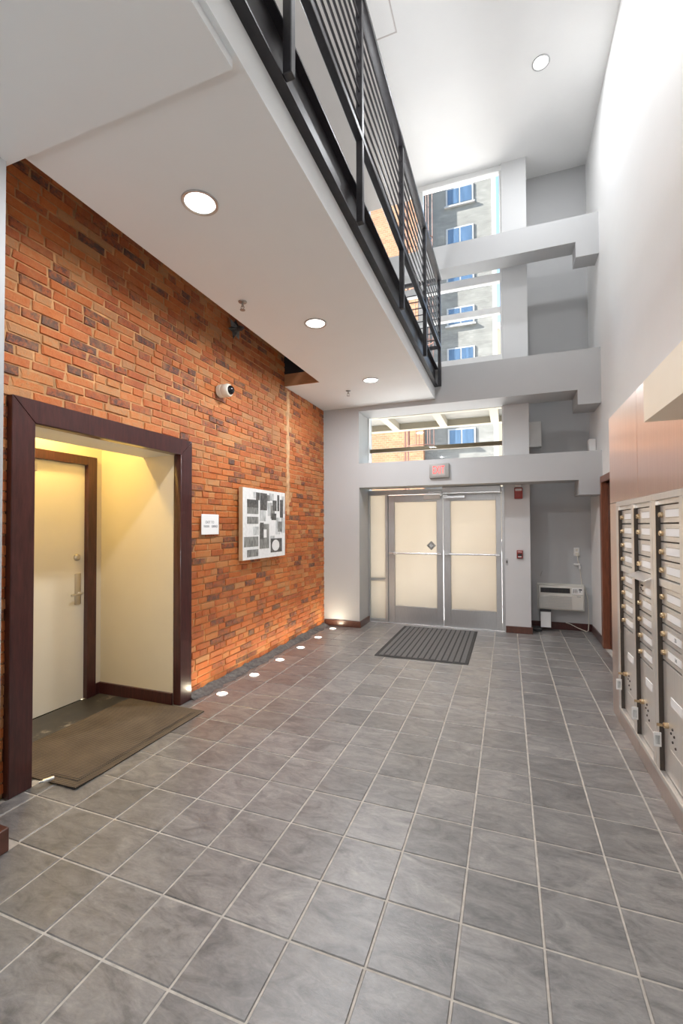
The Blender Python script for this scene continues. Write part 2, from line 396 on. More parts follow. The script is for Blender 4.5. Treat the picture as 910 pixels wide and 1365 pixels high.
def text(name, body, size, origin, ux, uy, mat, parent, depth=0.0006, align='CENTER', sx=1.0):
    cu = bpy.data.curves.new('lettering', 'FONT'); cu.body = body; cu.size = size; cu.align_x = align; cu.align_y = 'CENTER'; cu.extrude = depth
    to = bpy.data.objects.new('lettering', cu); COL.objects.link(to)
    bpy.context.view_layer.update()
    dg = bpy.context.evaluated_depsgraph_get()
    me = bpy.data.meshes.new_from_object(to.evaluated_get(dg))
    bpy.data.objects.remove(to); bpy.data.curves.remove(cu)
    ux, uy = Vector(ux), Vector(uy); uz = ux.cross(uy)
    for v in me.vertices:
        c = v.co.copy(); v.co = ux * (c.x * sx) + uy * c.y + uz * c.z
    me.materials.clear(); me.materials.append(MATS[mat]); me.name = name
    return place(name, me, origin, parent)

# ------------------------------------------------------------------ main dimensions
XL, XR = -2.60, 1.36            # brick (mortar) plane, right wall plane
ZS, ZC = 3.47, 7.10             # soffit, high ceiling
YB, YW, YA = 5.07, 5.60, 6.00   # beam fronts, curtain wall, alcove back wall
REAR = -5.0
OPEN = (0.30, 1.72, 2.26)       # recess opening in the brick wall: y0, y1, z top

# ------------------------------------------------------------------ floor and tiles
floor = structure('floor', MB().box(-2.62, 1.50, REAR, 6.15, -0.15, -0.004), 'grout', 'grey slate-look tiled lobby floor with pale grout lines', 'floor')
def chamfered(sx, sy, sz, c, jit, seed, axis='z'):
    """a chamfered block, its face at 0 looking along +axis, 18 triangles"""
    r = random.Random(seed); J = lambda a: r.uniform(-a, a)
    hx, hy = sx / 2, sy / 2
    o = [(-hx, -hy), (hx, -hy), (hx, hy), (-hx, hy)]
    o = [(x + J(jit), y + J(jit)) for x, y in o]
    back = [(x, y, -sz) for x, y in o]
    mid = [(x, y, -c + J(jit * 0.3)) for x, y in o]
    i = [(x - math.copysign(c, x), y - math.copysign(c, y)) for x, y in o]
    top = [(x + J(jit * 0.4), y + J(jit * 0.4), J(jit * 0.35)) for x, y in i]
    v = back + mid + top
    f = [(8, 9, 10, 11)]
    for k in range(4):
        n = (k + 1) % 4
        f += [(k, n, 4 + n, 4 + k), (4 + k, 4 + n, 8 + n, 8 + k)]
    if axis == 'x':                      # face looks +x, first dimension along y, second along z
        v = [(z, x, y) for x, y, z in v]
    return v, f
tile_meshes = {}
def tile_mesh(sx, sy, k):
    key = (round(sx, 3), round(sy, 3), k)
    if key not in tile_meshes:
        v, f = chamfered(sx - 0.009, sy - 0.009, 0.012, 0.003, 0.0006, 100 + k)
        tile_meshes[key] = MB().add(v, f).mesh('tile', ['slate_tile'], origin=(0, 0, 0))[0]
    return tile_meshes[key]
def tile_cells(j0, j1):
    for j in range(j0, j1):
        for i in range(-9, 5):
            x0, x1, y0, y1 = i * T, (i + 1) * T, j * T, (j + 1) * T
            x0 = max(x0, -2.56); x1 = min(x1, 1.355)
            if y0 < 2.8 and y1 > -1: x1 = min(x1, 1.06)
            if y1 > 5.9: y1 = min(y1, 5.985)
            if y1 <= 5.6 + 0.4 and j * T >= 5.58 and x1 < 0.45: continue
            if x1 - x0 < 0.03 or y1 - y0 < 0.03: continue
            if x0 < -2.13 and y0 < -0.1:
                x0 = max(x0, -2.13)
                if x1 - x0 < 0.03: continue
            yield x0, x1, y0, y1
n_tile = 0
cells = list(tile_cells(-2, 20))
for x0, x1, y0, y1 in cells:
    me = tile_mesh(x1 - x0, y1 - y0, n_tile % 5)
    place('tile', me, ((x0 + x1) / 2, (y0 + y1) / 2, rnd.uniform(-0.0004, 0.0004)), floor)
    n_tile += 1
mb = MB()
for n, (x0, x1, y0, y1) in enumerate(tile_cells(-16, -2)):
    v, f = chamfered(x1 - x0 - 0.007, y1 - y0 - 0.007, 0.012, 0.003, 0.0006, n)
    mb.add([(a + (x0 + x1) / 2, b + (y0 + y1) / 2, c) for a, b, c in v], f)
o = part('tile_field', mb, 'slate_tile', floor); o['kind'] = 'stuff'

# ------------------------------------------------------------------ brick wall
y0o, y1o, zto = OPEN
mb = MB()
mb.box(XL - 0.15, XL, -0.12, y0o, 0, 4.2)
mb.box(XL - 0.15, XL, y1o, 5.2, 0, 4.2)
mb.box(XL - 0.15, XL, y0o, y1o, zto, 4.2)
wall_left = structure('wall_left', mb, 'mortar', 'exposed orange brick wall with tan mortar along the left side', 'wall')
bricks = []
z = 0.03; row = 0
while z < 4.12:
    h = 0.0545 + rnd.uniform(-0.004, 0.004)
    y = -0.14 + rnd.uniform(-0.1, 0.0)
    header = row % 6 == 5
    while y < 5.15:
        l = (0.100 if header else 0.207) + rnd.uniform(-0.014, 0.014)
        if not header and rnd.random() < 0.13: l *= 0.55
        a, b = y, min(y + l, 5.14)
        y += l + 0.0105
        if z > ZS + 0.02 and a > 3.75: continue
        if z < zto + 0.02:                # the recess opening
            if a > y0o - 0.01 and b < y1o + 0.01: continue
            if a < y0o < b: b = y0o
            if a < y1o < b: a = y1o
        if b - a < 0.025: continue
        if 3.775 < (a + b) / 2 < 3.865 and 1.75 < z < 3.46 and rnd.random() < 0.8: continue   # old patched seam
        bricks.append(((a + b) / 2, z + h / 2 + 0.006 * math.sin(a * 1.7 + row * 0.13), b - a, h, rnd.uniform(0.004, 0.012), rnd.uniform(-0.012, 0.012)))
    z += h + 0.0095; row += 1
def brick_px(bk):
    yc, zc, l, h, d, t = bk
    ps = [pixel((-2.587, yc + sy * l / 2, zc + sz * h / 2)) for sy, sz in ((-1, -1), (1, -1), (1, 1), (-1, 1))]
    if any(p is None for p in ps): return 0
    cx = sum(p[0] for p in ps) / 4; cy = sum(p[1] for p in ps) / 4
    if not (6 < cx < 912 and 0 < cy < 1365): return 0
    if zc > 3.5 and (zc - CAM.z) / (CAM.x + 2.587) > (3.47 - CAM.z) / (CAM.x + 2.09): return 0   # hidden above the soffit edge
    a = 0
    for k in range(4):
        a += ps[k][0] * ps[(k + 1) % 4][1] - ps[(k + 1) % 4][0] * ps[k][1]
    return abs(a) / 2
bricks.sort(key=brick_px, reverse=True)
var = [MB().add(*chamfered(1.0, 1.0, 0.35, 0.05, 0.055, 300 + k, 'x')).mesh('brick', ['brick_clay'], origin=(0, 0, 0))[0] for k in range(12)]
for me in var:                            # unit bricks: y and z are scaled per brick, x (depth) stays in metres
    for v in me.vertices: v.co.x *= 0.1; v.co.y = math.copysign(min(abs(v.co.y), 0.5 if abs(v.co.y) > 0.48 else 0.488), v.co.y)
for k, (yc, zc, l, h, d, t) in enumerate(bricks[:300]):
    o = place('brick', rnd.choice(var), (XL + d, yc, zc), wall_left)
    o.scale = (1, l, h); o.rotation_euler.x = t
mb = MB()
for k, (yc, zc, l, h, d, t) in enumerate(bricks[300:]):
    v, f = chamfered(l, h, 0.035, 0.0035, 0.0036, 1000 + k, 'x')
    c, s = math.cos(t), math.sin(t)
    mb.add([(XL + d + x, yc + yy * c - zz * s, zc + yy * s + zz * c) for x, yy, zz in v], f)
o = part('brick_field', mb, 'brick_clay', wall_left); o['kind'] = 'stuff'
# pale patched mortar seam
mb = MB(); r2 = random.Random(3)
zz = 1.75
pts = []
while zz < 3.46:
    pts.append((zz, 3.79 + r2.uniform(-0.012, 0.012), 3.845 + r2.uniform(-0.015, 0.015))); zz += 0.06
v = []
for zz, a, b in pts: v += [(XL + 0.002, a - 0.02, zz), (XL + 0.015, a, zz), (XL + 0.015, b, zz), (XL + 0.002, b + 0.02, zz)]
f = []
for k in range(len(pts) - 1):
    for q in range(3): f.append((4 * k + q, 4 * k + q + 1, 4 * k + q + 5, 4 * k + q + 4))
part('mortar_seam', mb.add(v, f), 'mortar_pale', wall_left, label='pale vertical seam of patched mortar')
# rough dark cement fillet where the bricks meet the floor
mb = MB(); v = []; f = []
n = 44
for k in range(n + 1):
    yy = 1.80 + (5.07 - 1.80) * k / n
    v += [(XL + 0.001, yy, -0.004), (XL + 0.001, yy, 0.036 + r2.uniform(-0.012, 0.02)), (XL + 0.035 + r2.uniform(-0.01, 0.012), yy, 0.028 + r2.uniform(-0.006, 0.01)), (XL + 0.115 + r2.uniform(-0.025, 0.025), yy, 0.0015)]
for k in range(n):
    for q in range(3): f.append((4 * k + q, 4 * k + q + 1, 4 * k + q + 5, 4 * k + q + 4))
structure('trim_1', mb.add(v, f), 'cement_dark', 'rough dark cement fillet along the foot of the brick wall', 'cement trim')

# ------------------------------------------------------------------ recess behind the dark wood casing
XA = -3.50
mb = MB()
mb.box(XL - 0.02, XA - 0.1, 1.66, 1.80, -0.02, 2.75)            # side wall seen by the camera
mb.box(XL - 0.02, XA - 0.1, 0.20, 0.352, -0.02, 2.75)           # near side wall
mb.box(XA - 0.1, XA, 0.352, 0.55, -0.02, 2.75)                  # back wall around the door
mb.box(XA - 0.1, XA, 1.50, 1.66, -0.02, 2.75)
mb.box(XA - 0.1, XA, 0.55, 1.50, 2.18, 2.75)
mb.box(XA - 0.1, XL - 0.02, 0.20, 1.80, 2.75, 2.85)             # upper ceiling of the recess
structure('wall_recess', mb, 'paint_cream', 'cream painted walls of the recess behind the dark wood casing', 'wall')
structure('trim_2', MB().box(XL - 0.02, -2.98, 0.352, 1.66, 2.235, 2.745), 'paint_white', 'white dropped soffit just behind the dark door casing', 'soffit')
structure('floor_recess', MB().box(XA, XL - 0.02, 0.352, 1.66, -0.08, -0.002), 'worn_black_floor', 'worn black floor strip with peeling edges before the cream door', 'floor')
area_lamp('recess_lamp', (-3.25, 1.0, 2.70), 11, 0.12, (0, 0, -1), (1.0, 0.68, 0.20))
recess_lamp = thing('ceiling_lamp', (-3.25, 1.0, 2.71), 'small warm ceiling lamp hidden above the soffit in the recess', 'lamp')
part('lens', MB().cyl((-3.25, 1.0, 2.715), (-3.25, 1.0, 2.735), 0.07, n=20), 'lamp_glow', recess_lamp)
part('rim', MB().cyl((-3.25, 1.0, 2.735), (-3.25, 1.0, 2.75), 0.085, n=20), 'white_plastic', recess_lamp)

casing = thing('trim_3', (-2.56, 1.0, 0), 'wide dark mahogany casing around the recessed doorway in the brick', 'door casing', kind='structure')
part('casing_jamb', MB().prism([(0.212, 0), (0.352, 0), (0.352, 2.235), (0.212, 2.380)], 'x', -2.63, -2.545), 'wood_dark', casing, bevel=0.004)
part('casing_jamb', MB().prism([(1.66, 0), (1.81, 0), (1.81, 2.380), (1.66, 2.235)], 'x', -2.63, -2.545), 'wood_dark', casing, bevel=0.004)
part('casing_head', MB().prism([(0.212, 2.380), (0.352, 2.235), (1.66, 2.235), (1.81, 2.380)], 'x', -2.63, -2.545), 'wood_dark', casing, bevel=0.004)
structure('baseboard_recess', MB().box(-2.625, XA + 0.001, 1.635, 1.659, 0, 0.105).box(XA + 0.001, XA + 0.02, 1.592, 1.635, 0, 0.105), 'wood_dark', 'dark wood baseboard inside the cream recess', 'baseboard', bevel=0.003)

d1 = thing('door_1', (XA, 1.0, 0), 'cream steel door with lever and deadbolt inside the recess', 'door', kind='structure')
part('leaf', MB().box(XA - 0.06, XA - 0.015, 0.56, 1.492, 0.0005, 2.168), 'door_cream', d1, bevel=0.002)
part('door_frame', MB().box(XA - 0.07, XA + 0.03, 1.492, 1.588, 0, 2.25), 'wood_dark', d1, bevel=0.003)
part('door_frame', MB().box(XA - 0.07, XA + 0.03, 0.465, 0.56, 0, 2.25), 'wood_dark', d1, bevel=0.003)
part('door_frame', MB().box(XA - 0.07, XA + 0.028, 0.56, 1.492, 2.168, 2.25), 'wood_dark', d1, bevel=0.003)
lv = part('lever_handle', MB().box(XA - 0.015, XA - 0.001, 1.392, 1.452, 0.88, 1.165), 'satin_nickel', d1, bevel=0.006, seg=2, label='tall satin nickel lever lock plate')
part('lever', MB().tube([(XA - 0.005, 1.425, 0.985), (XA + 0.045, 1.425, 0.985), (XA + 0.055, 1.41, 0.985), (XA + 0.055, 1.31, 0.98)], 0.011, 10), 'satin_nickel', lv, smooth=True)
part('deadbolt', MB().lathe((XA - 0.015, 1.414, 1.313), (1, 0, 0), [(0, 0.022), (0.018, 0.022), (0.03, 0.012), (0.033, 0)], 20), 'satin_nickel', d1, smooth=True, label='round satin nickel deadbolt')
part('closer_bracket', MB().box(XA - 0.014, XA + 0.02, 0.90, 1.02, 2.06, 2.15), 'satin_nickel', d1, bevel=0.004)

# brown woven mat in the recess
mb = MB(); v = []; f = []
nx, ny = 20, 24
def matpt(a, b):
    x = -2.265 + (-3.10 + 2.265) * a; y = 0.42 + (1.63 - 0.42) * b
    zz = 0.008 + 0.010 * max(0, 1 - b * 6) * max(0, 1 - a * 3) + 0.002 * math.sin(a * 9 + b * 5) * (1 - abs(2 * b - 1))
    return x, y, zz
for i in range(nx + 1):
    for j in range(ny + 1): v.append(matpt(i / nx, j / ny))
m0 = len(v)
v += [(x, y, max(zz - 0.0065, 0.001)) for x, y, zz in v]
W = ny + 1
for i in range(nx):
    for j in range(ny):
        q = (i * W + j, (i + 1) * W + j, (i + 1) * W + j + 1, i * W + j + 1)
        f.append(q); f.append(tuple(m0 + k for k in reversed(q)))
edge = [(0 * W + j, j + 1) for j in range(ny)] + [(nx * W + j + 1, nx * W + j) for j in range(ny)] + [((i + 1) * W, i * W) for i in range(nx)] + [(i * W + ny, (i + 1) * W + ny) for i in range(nx)]
for a, b in edge: f.append((a, b, m0 + b, m0 + a))
rug = thing('door_mat', (-2.65, 1.0, 0.001), 'brown woven floor mat lying in the recess doorway by the brick wall', 'mat')
part('mat_body', mb.add(v, f), 'mat_weave', rug, smooth=True)
mb = MB()
for off in (0.055, 0.075):
    mb.tube([(-2.262 - off, 0.42 + off, 0.0178), (-2.262 - off, 0.9, 0.0098), (-2.262 - off, 1.63 - off, 0.0105)], 0.0013, 5)
    mb.tube([(-2.262 - off, 0.42 + off, 0.0178), (-2.55, 0.42 + off, 0.011)], 0.0013, 5)
part('border_stitching', mb, 'rubber_dark', rug)
stop = thing('door_stop', (-2.50, 0.40, 0.02), 'small silver cylinder door stop lying at the foot of the casing', 'door stop')
part('barrel', MB().cyl((-2.485, 0.375, 0.035), (-2.455, 0.425, 0.037), 0.012, n=14), 'chrome', stop, smooth=True)
part('tip', MB().cyl((-2.496, 0.357, 0.0345), (-2.485, 0.375, 0.035), 0.008, n=12), 'aluminium', stop, smooth=True)

# ------------------------------------------------------------------ right wall, far wall, ceilings
mb = MB()
mb.box(XR, XR + 0.2, REAR - 0.2, 4.10, -0.1, ZC)
mb.box(XR, XR + 0.2, 5.02, YA + 0.15, -0.1, ZC)
mb.box(XR, XR + 0.2, 4.10, 5.02, 2.14, ZC)
structure('wall_right', mb, 'paint_white', 'tall plain white wall on the right side rising to the ceiling', 'wall')
structure('wall_rear', MB().box(-2.8, XR + 0.2, REAR - 0.2, REAR, -0.1, ZC), 'paint_white', 'plain white wall closing the lobby behind the photographer', 'wall')
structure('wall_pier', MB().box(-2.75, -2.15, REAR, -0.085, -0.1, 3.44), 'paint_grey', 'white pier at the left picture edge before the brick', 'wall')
structure('baseboard_pier', MB().box(-2.75, -2.118, -2.2, -0.055, 0, 0.115), 'wood_base', 'reddish wood baseboard at the foot of the left pier', 'baseboard', bevel=0.004)
structure('wall_mezzanine', MB().box(XL - 0.15, XL, REAR, 5.75, 4.2, ZC), 'paint_white', 'white upper wall of the mezzanine', 'wall')
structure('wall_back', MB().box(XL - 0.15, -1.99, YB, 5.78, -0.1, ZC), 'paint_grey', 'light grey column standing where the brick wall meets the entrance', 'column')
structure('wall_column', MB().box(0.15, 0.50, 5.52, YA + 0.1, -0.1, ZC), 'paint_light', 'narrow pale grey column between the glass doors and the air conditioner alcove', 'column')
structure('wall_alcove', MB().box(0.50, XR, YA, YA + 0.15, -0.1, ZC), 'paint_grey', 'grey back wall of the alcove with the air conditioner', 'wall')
ceiling = structure('ceiling', MB().box(-2.75, 0.30, REAR - 0.2, 5.66, ZC, ZC + 0.2).box(0.30, XR + 0.2, REAR - 0.2, 6.15, ZC, ZC + 0.2), 'paint_white', 'bright white ceiling high above the entrance', 'ceiling')
mb = MB()
mb.box(-2.09, -0.80, -0.065, YB, ZS, 3.93)
mb.box(XL, -2.09, 3.74, YB, ZS, 3.93)
structure('ceiling_soffit', mb, 'paint_soffit', 'white lower ceiling beneath the balcony beside the brick wall', 'ceiling')
structure('ceiling_bulkhead', MB().box(-2.75, -0.825, REAR, -0.065, 3.43, 3.47).box(-2.75, -0.80, REAR, -0.065, 3.4701, 3.93), 'paint_soffit', 'slightly lower white ceiling panel nearest the camera', 'ceiling')
structure('ceiling_mezzanine', MB().box(XL, -1.22, REAR, 5.40, 6.80, ZC), 'paint_taupe', 'taupe dropped ceiling over the mezzanine behind the railing', 'ceiling')
structure('ceiling_slot', MB().box(XL, -2.09, -0.065, 3.74, 4.05, 4.2), 'void_black', 'dark cover inside the slot above the brick wall', 'ceiling')
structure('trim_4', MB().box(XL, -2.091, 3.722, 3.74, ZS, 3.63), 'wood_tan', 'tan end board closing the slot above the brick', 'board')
structure('trim_5', MB().box(XL, -2.091, 3.722, 3.74, 3.63, 4.05), 'void_black', 'black panel standing in for the unlit void above the tan end board in the ceiling slot', 'board')
# beams across the entrance with dropped ends at the right wall
def beam(n, z0, z1, yb, drop, label):
    mb = MB(); mb.prism([(-1.995, z0), (1.085, z0), (1.085, z0 - drop), (XR, z0 - drop), (XR, z1), (-1.995, z1)], 'y', YB, yb)
    o = structure('trim_%d' % n, mb, 'paint_grey', label, 'beam')
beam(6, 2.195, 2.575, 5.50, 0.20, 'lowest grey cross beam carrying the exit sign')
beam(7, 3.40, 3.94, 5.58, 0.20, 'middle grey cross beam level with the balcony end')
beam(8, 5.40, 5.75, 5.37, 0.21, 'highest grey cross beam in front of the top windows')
# baseboards
structure('baseboard_back', MB().box(-2.58, -1.972, YB - 0.018, YB, 0, 0.10).box(-1.99, -1.972, YB, 5.55, 0, 0.10), 'wood_base', 'reddish wood baseboard around the grey column by the brick', 'baseboard', bevel=0.003)
structure('baseboard_column', MB().box(0.152, 0.518, 5.502, 5.52, 0, 0.10).box(0.50, 0.518, 5.52, YA - 0.001, 0, 0.10), 'wood_base', 'reddish wood baseboard on the column beside the glass doors', 'baseboard', bevel=0.003)
structure('baseboard_alcove', MB().box(0.518, XR - 0.019, YA - 0.018, YA, 0, 0.11).box(XR - 0.018, XR, 5.13, YA, 0, 0.11), 'wood_dark', 'dark baseboard along the alcove below the air conditioner', 'baseboard', bevel=0.003)
# side doorway on the right wall
d4 = thing('door_4', (XR, 4.55, 0), 'brown wood doorway in the white wall past the mailboxes', 'door', kind='structure')
part('door_casing', MB().box(XR - 0.03, XR + 0.10, 5.005, 5.115, 0, 2.225), 'wood_red', d4, bevel=0.004)
part('door_casing', MB().box(XR - 0.03, XR + 0.10, 4.01, 4.10, 0, 2.225), 'wood_red', d4, bevel=0.004)
part('door_casing', MB().box(XR - 0.03, XR + 0.10, 4.10, 5.02, 2.14, 2.225), 'wood_red', d4, bevel=0.004)
part('leaf', MB().box(XR + 0.045, XR + 0.085, 4.101, 5.019, 0.01, 2.139), 'wood_base', d4, bevel=0.003)

# ------------------------------------------------------------------ curtain wall windows and entrance doors
def pane_mesh(x0, x1, z0, z1, y): return MB().box(x0, x1, y - 0.004, y + 0.004, z0, z1)
w1 = thing('window_1', (-0.9, YW, 5.4), 'topmost window with a view of the pale brick tower', 'window', kind='structure')
part('frame_head', MB().box(-1.99, 0.15, YW - 0.05, YW + 0.06, 7.02, ZC), 'window_frame_white', w1, bevel=0.004)
part('frame_jamb', MB().box(0.118, 0.15, YW - 0.04, YW + 0.06, 5.45, 7.02), 'window_frame_white', w1, bevel=0.003)
part('frame_mullion', MB().box(-1.125, -1.045, YW - 0.04, YW + 0.06, 5.45, 7.02), 'window_frame_white', w1, bevel=0.003)
part('frame_sill', MB().box(-1.99, 0.15, YW - 0.04, YW + 0.06, 5.33, 5.45), 'window_frame_white', w1, bevel=0.003)
part('pane', pane_mesh(-1.99, -1.125, 5.45, 7.02, YW), 'clear_glass', w1)
part('pane', pane_mesh(-1.045, 0.118, 5.45, 7.02, YW), 'clear_glass', w1)
w2 = thing('window_2', (-0.9, YW, 3.95), 'middle window split by one white crossbar above the balcony end', 'window', kind='structure')
part('frame_jamb', MB().box(0.118, 0.15, YW - 0.04, YW + 0.06, 4.14, 5.33), 'window_frame_white', w2, bevel=0.003)
part('crossbar', MB().box(-1.99, 0.118, YW - 0.05, YW + 0.06, 4.84, 4.925), 'window_frame_white', w2, bevel=0.003)
part('frame_mullion', MB().box(-1.125, -1.045, YW - 0.04, YW + 0.06, 4.14, 5.33), 'window_frame_white', w2, bevel=0.003)
part('frame_sill', MB().box(-1.99, 0.15, YW - 0.20, YW + 0.06, 3.94, 4.14), 'window_frame_white', w2, bevel=0.003)
for a, b in ((-1.99, -1.125), (-1.045, 0.118)):
    for c, d in ((4.14, 4.84), (4.925, 5.33)):
        part('pane', pane_mesh(a, b, c, d, YW), 'clear_glass', w2)
w3 = thing('window_3', (-0.9, YW, 2.2), 'wide transom window above the exit sign beam', 'window', kind='structure')
part('frame_head', MB().box(-1.99, 0.15, YW - 0.02, YW + 0.06, 3.425, 3.94), 'window_frame_white', w3)
part('frame_jamb', MB().box(0.125, 0.15, YW - 0.03, YW + 0.05, 2.18, 3.425), 'window_frame_white', w3, bevel=0.003)
part('frame_jamb', MB().box(-1.99, -1.975, YW - 0.03, YW + 0.05, 2.18, 3.425), 'window_frame_white', w3, bevel=0.003)
part('crossbar', MB().box(-1.975, 0.125, YW + 0.02, YW + 0.08, 2.82, 2.885), 'bronze', w3, bevel=0.004, label='bronze horizontal crossbar')
part('pane', pane_mesh(-1.975, 0.125, 2.18, 3.425, YW), 'clear_glass', w3)
# aluminium storefront: header, sidelight
w4 = thing('window_4', (-1.83, YW, 0), 'narrow frosted sidelight left of the glass entrance doors', 'window', kind='structure')
part('frame_post', MB().box(-1.99, -1.965, YW - 0.05, YW + 0.05, 0, 2.18), 'aluminium', w4, bevel=0.003)
part('frame_post', MB().box(-1.70, -1.655, YW - 0.05, YW + 0.05, 0, 2.10), 'aluminium', w4, bevel=0.003)
part('frame_rail', MB().box(-1.965, -1.70, YW - 0.045, YW + 0.045, 0, 0.06), 'aluminium', w4, bevel=0.003)
part('frame_rail', MB().box(-1.965, -1.70, YW - 0.045, YW + 0.045, 0.685, 0.725), 'aluminium', w4, bevel=0.003)
part('pane', pane_mesh(-1.965, -1.70, 0.06, 0.685, YW), 'frosted_film', w4)
part('pane', pane_mesh(-1.965, -1.70, 0.725, 2.10, YW), 'frosted_film', w4)
structure('trim_9', MB().box(-1.99, 0.15, YW - 0.055, YW + 0.055, 2.10, 2.18), 'aluminium', 'aluminium header bar across the entrance doors', 'door header', bevel=0.004)
structure('trim_10', MB().box(-1.99, 0.15, YW - 0.06, YW + 0.06, -0.004, 0.012), 'aluminium_bright', 'metal threshold under the glass entrance doors', 'threshold', bevel=0.003)
structure('trim_11', MB().box(0.105, 0.15, YW - 0.05, YW + 0.05, 0.012, 2.10), 'aluminium', 'aluminium door post at the right of the entrance doors', 'door post', bevel=0.003)
def glass_door(n, x0, x1, px0, px1, label):
    d = thing('door_%d' % n, ((x0 + x1) / 2, YW, 0.012), label, 'door', kind='structure')
    y0, y1 = YW - 0.025, YW + 0.025
    part('stile', MB().box(x0, px0, y0, y1, 0.014, 2.09), 'aluminium', d, bevel=0.003)
    part('stile', MB().box(px1, x1, y0, y1, 0.014, 2.09), 'aluminium', d, bevel=0.003)
    part('bottom_rail', MB().box(px0, px1, y0, y1, 0.014, 0.285), 'aluminium', d, bevel=0.003)
    part('top_rail', MB().box(px0, px1, y0, y1, 1.98, 2.09), 'aluminium', d, bevel=0.003)
    part('pane', pane_mesh(px0, px1, 0.285, 1.98, YW), 'frosted_film', d)
    b = part('push_bar', MB().cyl((x0 + 0.04, YW - 0.075, 1.147), (x1 - 0.04, YW - 0.075, 1.147), 0.016, n=12), 'aluminium_bright', d, smooth=True)
    for xx in (x0 + 0.055, x1 - 0.055):
        part('bracket', MB().box(xx - 0.035, xx + 0.035, YW - 0.095, y0, 1.127, 1.167), 'aluminium_bright', b, bevel=0.006)
    return d
gd = glass_door(2, -1.652, -0.768, -1.548, -0.865, 'left glass entrance door with a diamond sticker on frosted film')
mb = MB(); cx, cz, s = -0.955, 1.275, 0.075
mb.prism([(cx - s, cz), (cx, cz - s), (cx + s, cz), (cx, cz + s)], 'y', YW - 0.008, YW - 0.0045)
st = part('sticker', mb, 'print_grey', gd, label='grey diamond sticker')
mb = MB(); s = 0.032; mb.prism([(cx - s, cz), (cx, cz - s), (cx + s, cz), (cx, cz + s)], 'y', YW - 0.0095, YW - 0.0081)
part('sticker_mark', mb, 'print_pale', st)
gd = glass_door(3, -0.758, 0.102, -0.652, 0.024, 'right glass entrance door beneath the operator box')
part('hinge_pivot', MB().cyl((-0.763, YW - 0.02, 2.09), (-0.763, YW - 0.02, 2.10), 0.01, n=10), 'aluminium', gd)
op = thing('door_operator', (-0.32, 5.5, 2.03), 'long aluminium automatic door operator above the right glass door', 'door operator')
part('housing', MB().box(-0.755, 0.10, 5.43, YW - 0.056, 2.075, 2.19), 'aluminium', op, bevel=0.006)
part('cover_rail', MB().box(-0.745, 0.09, 5.418, 5.43, 2.085, 2.105), 'aluminium_bright', op, bevel=0.003)
part('arm', MB().box(-0.74, -0.42, 5.45, 5.50, 2.015, 2.055), 'aluminium_bright', op, bevel=0.004)
part('arm_shoe', MB().box(-0.745, -0.68, 5.45, YW - 0.026, 2.03, 2.074), 'aluminium_bright', op, bevel=0.004)
cl = thing('door_closer', (-0.95, 5.53, 2.0), 'white hydraulic closer on the left glass door', 'door closer')
part('body', MB().box(-1.06, -0.80, 5.52, YW - 0.026, 2.015, 2.085), 'white_plastic', cl, bevel=0.006)
part('arm', MB().box(-0.98, -0.78, 5.49, 5.515, 2.11, 2.13), 'aluminium_bright', cl, bevel=0.003)
part('arm_link', MB().box(-0.80, -0.775, 5.49, 5.52, 2.06, 2.13), 'aluminium_bright', cl, bevel=0.003)
# door release plate on the column edge
dr = thing('door_switch', (0.17, 5.51, 1.08), 'small grey push plate on the column beside the right glass door', 'switch')
part('plate', MB().box(0.156, 0.192, 5.512, 5.52, 1.0, 1.10), 'aluminium', dr, bevel=0.002)
part('button', MB().box(0.165, 0.183, 5.507, 5.512, 1.03, 1.07), 'print_dark', dr, bevel=0.002)

# ------------------------------------------------------------------ balcony edge and railing
structure('trim_12', MB().box(-0.80, -0.745, REAR, 5.045, 3.640, 3.652).box(-0.80, -0.788, REAR, 5.045, 3.652, 3.90).box(-0.80, -0.745, REAR, 5.045, 3.90, 3.912), 'steel_black', 'black steel channel along the white balcony edge', 'steel channel')
rail = thing('balcony_railing', (-0.77, 2.5, 3.66), 'black steel balcony railing with thin horizontal rods', 'railing')
XP = -0.745
YPOST = [-2.1, -1.0, 0.23, 1.28, 2.55, 3.80, 5.03]
for yy in YPOST:
    part('post', MB().box(XP, XP + 0.045, yy - 0.022, yy + 0.022, 3.645, 5.20), 'steel_black', rail, bevel=0.004)
part('handrail', MB().box(XP - 0.012, XP + 0.057, -2.3, 5.06, 5.20, 5.245), 'steel_black', rail, bevel=0.008, seg=2)
part('bottom_rail', MB().box(XP - 0.002, XP + 0.047, -2.3, 5.03, 4.20, 4.245), 'steel_black', rail, bevel=0.004)
for k in range(8):
    zz = 4.335 + k * 0.103
    part('rod', MB().cyl((XP + 0.0225, -2.3, zz), (XP + 0.0225, 5.03, zz), 0.0085, n=8), 'steel_black', rail, smooth=True)
part('post', MB().box(-1.985, -1.94, 5.008, 5.052, 3.93, 5.20), 'steel_black', rail, bevel=0.004)
part('post', MB().box(-1.39, -1.345, 5.008, 5.052, 3.93, 5.20), 'steel_black', rail, bevel=0.004)
part('handrail', MB().box(-1.985, XP - 0.013, 4.995, 5.06, 5.20, 5.245), 'steel_black', rail, bevel=0.008, seg=2)
part('bottom_rail', MB().box(-1.94, XP, 5.01, 5.05, 4.20, 4.245), 'steel_black', rail, bevel=0.004)
for k in range(8):
    zz = 4.335 + k * 0.103
    part('rod', MB().cyl((-1.985, 5.03, zz), (XP + 0.02, 5.03, zz), 0.0085, n=8), 'steel_black', rail, smooth=True)
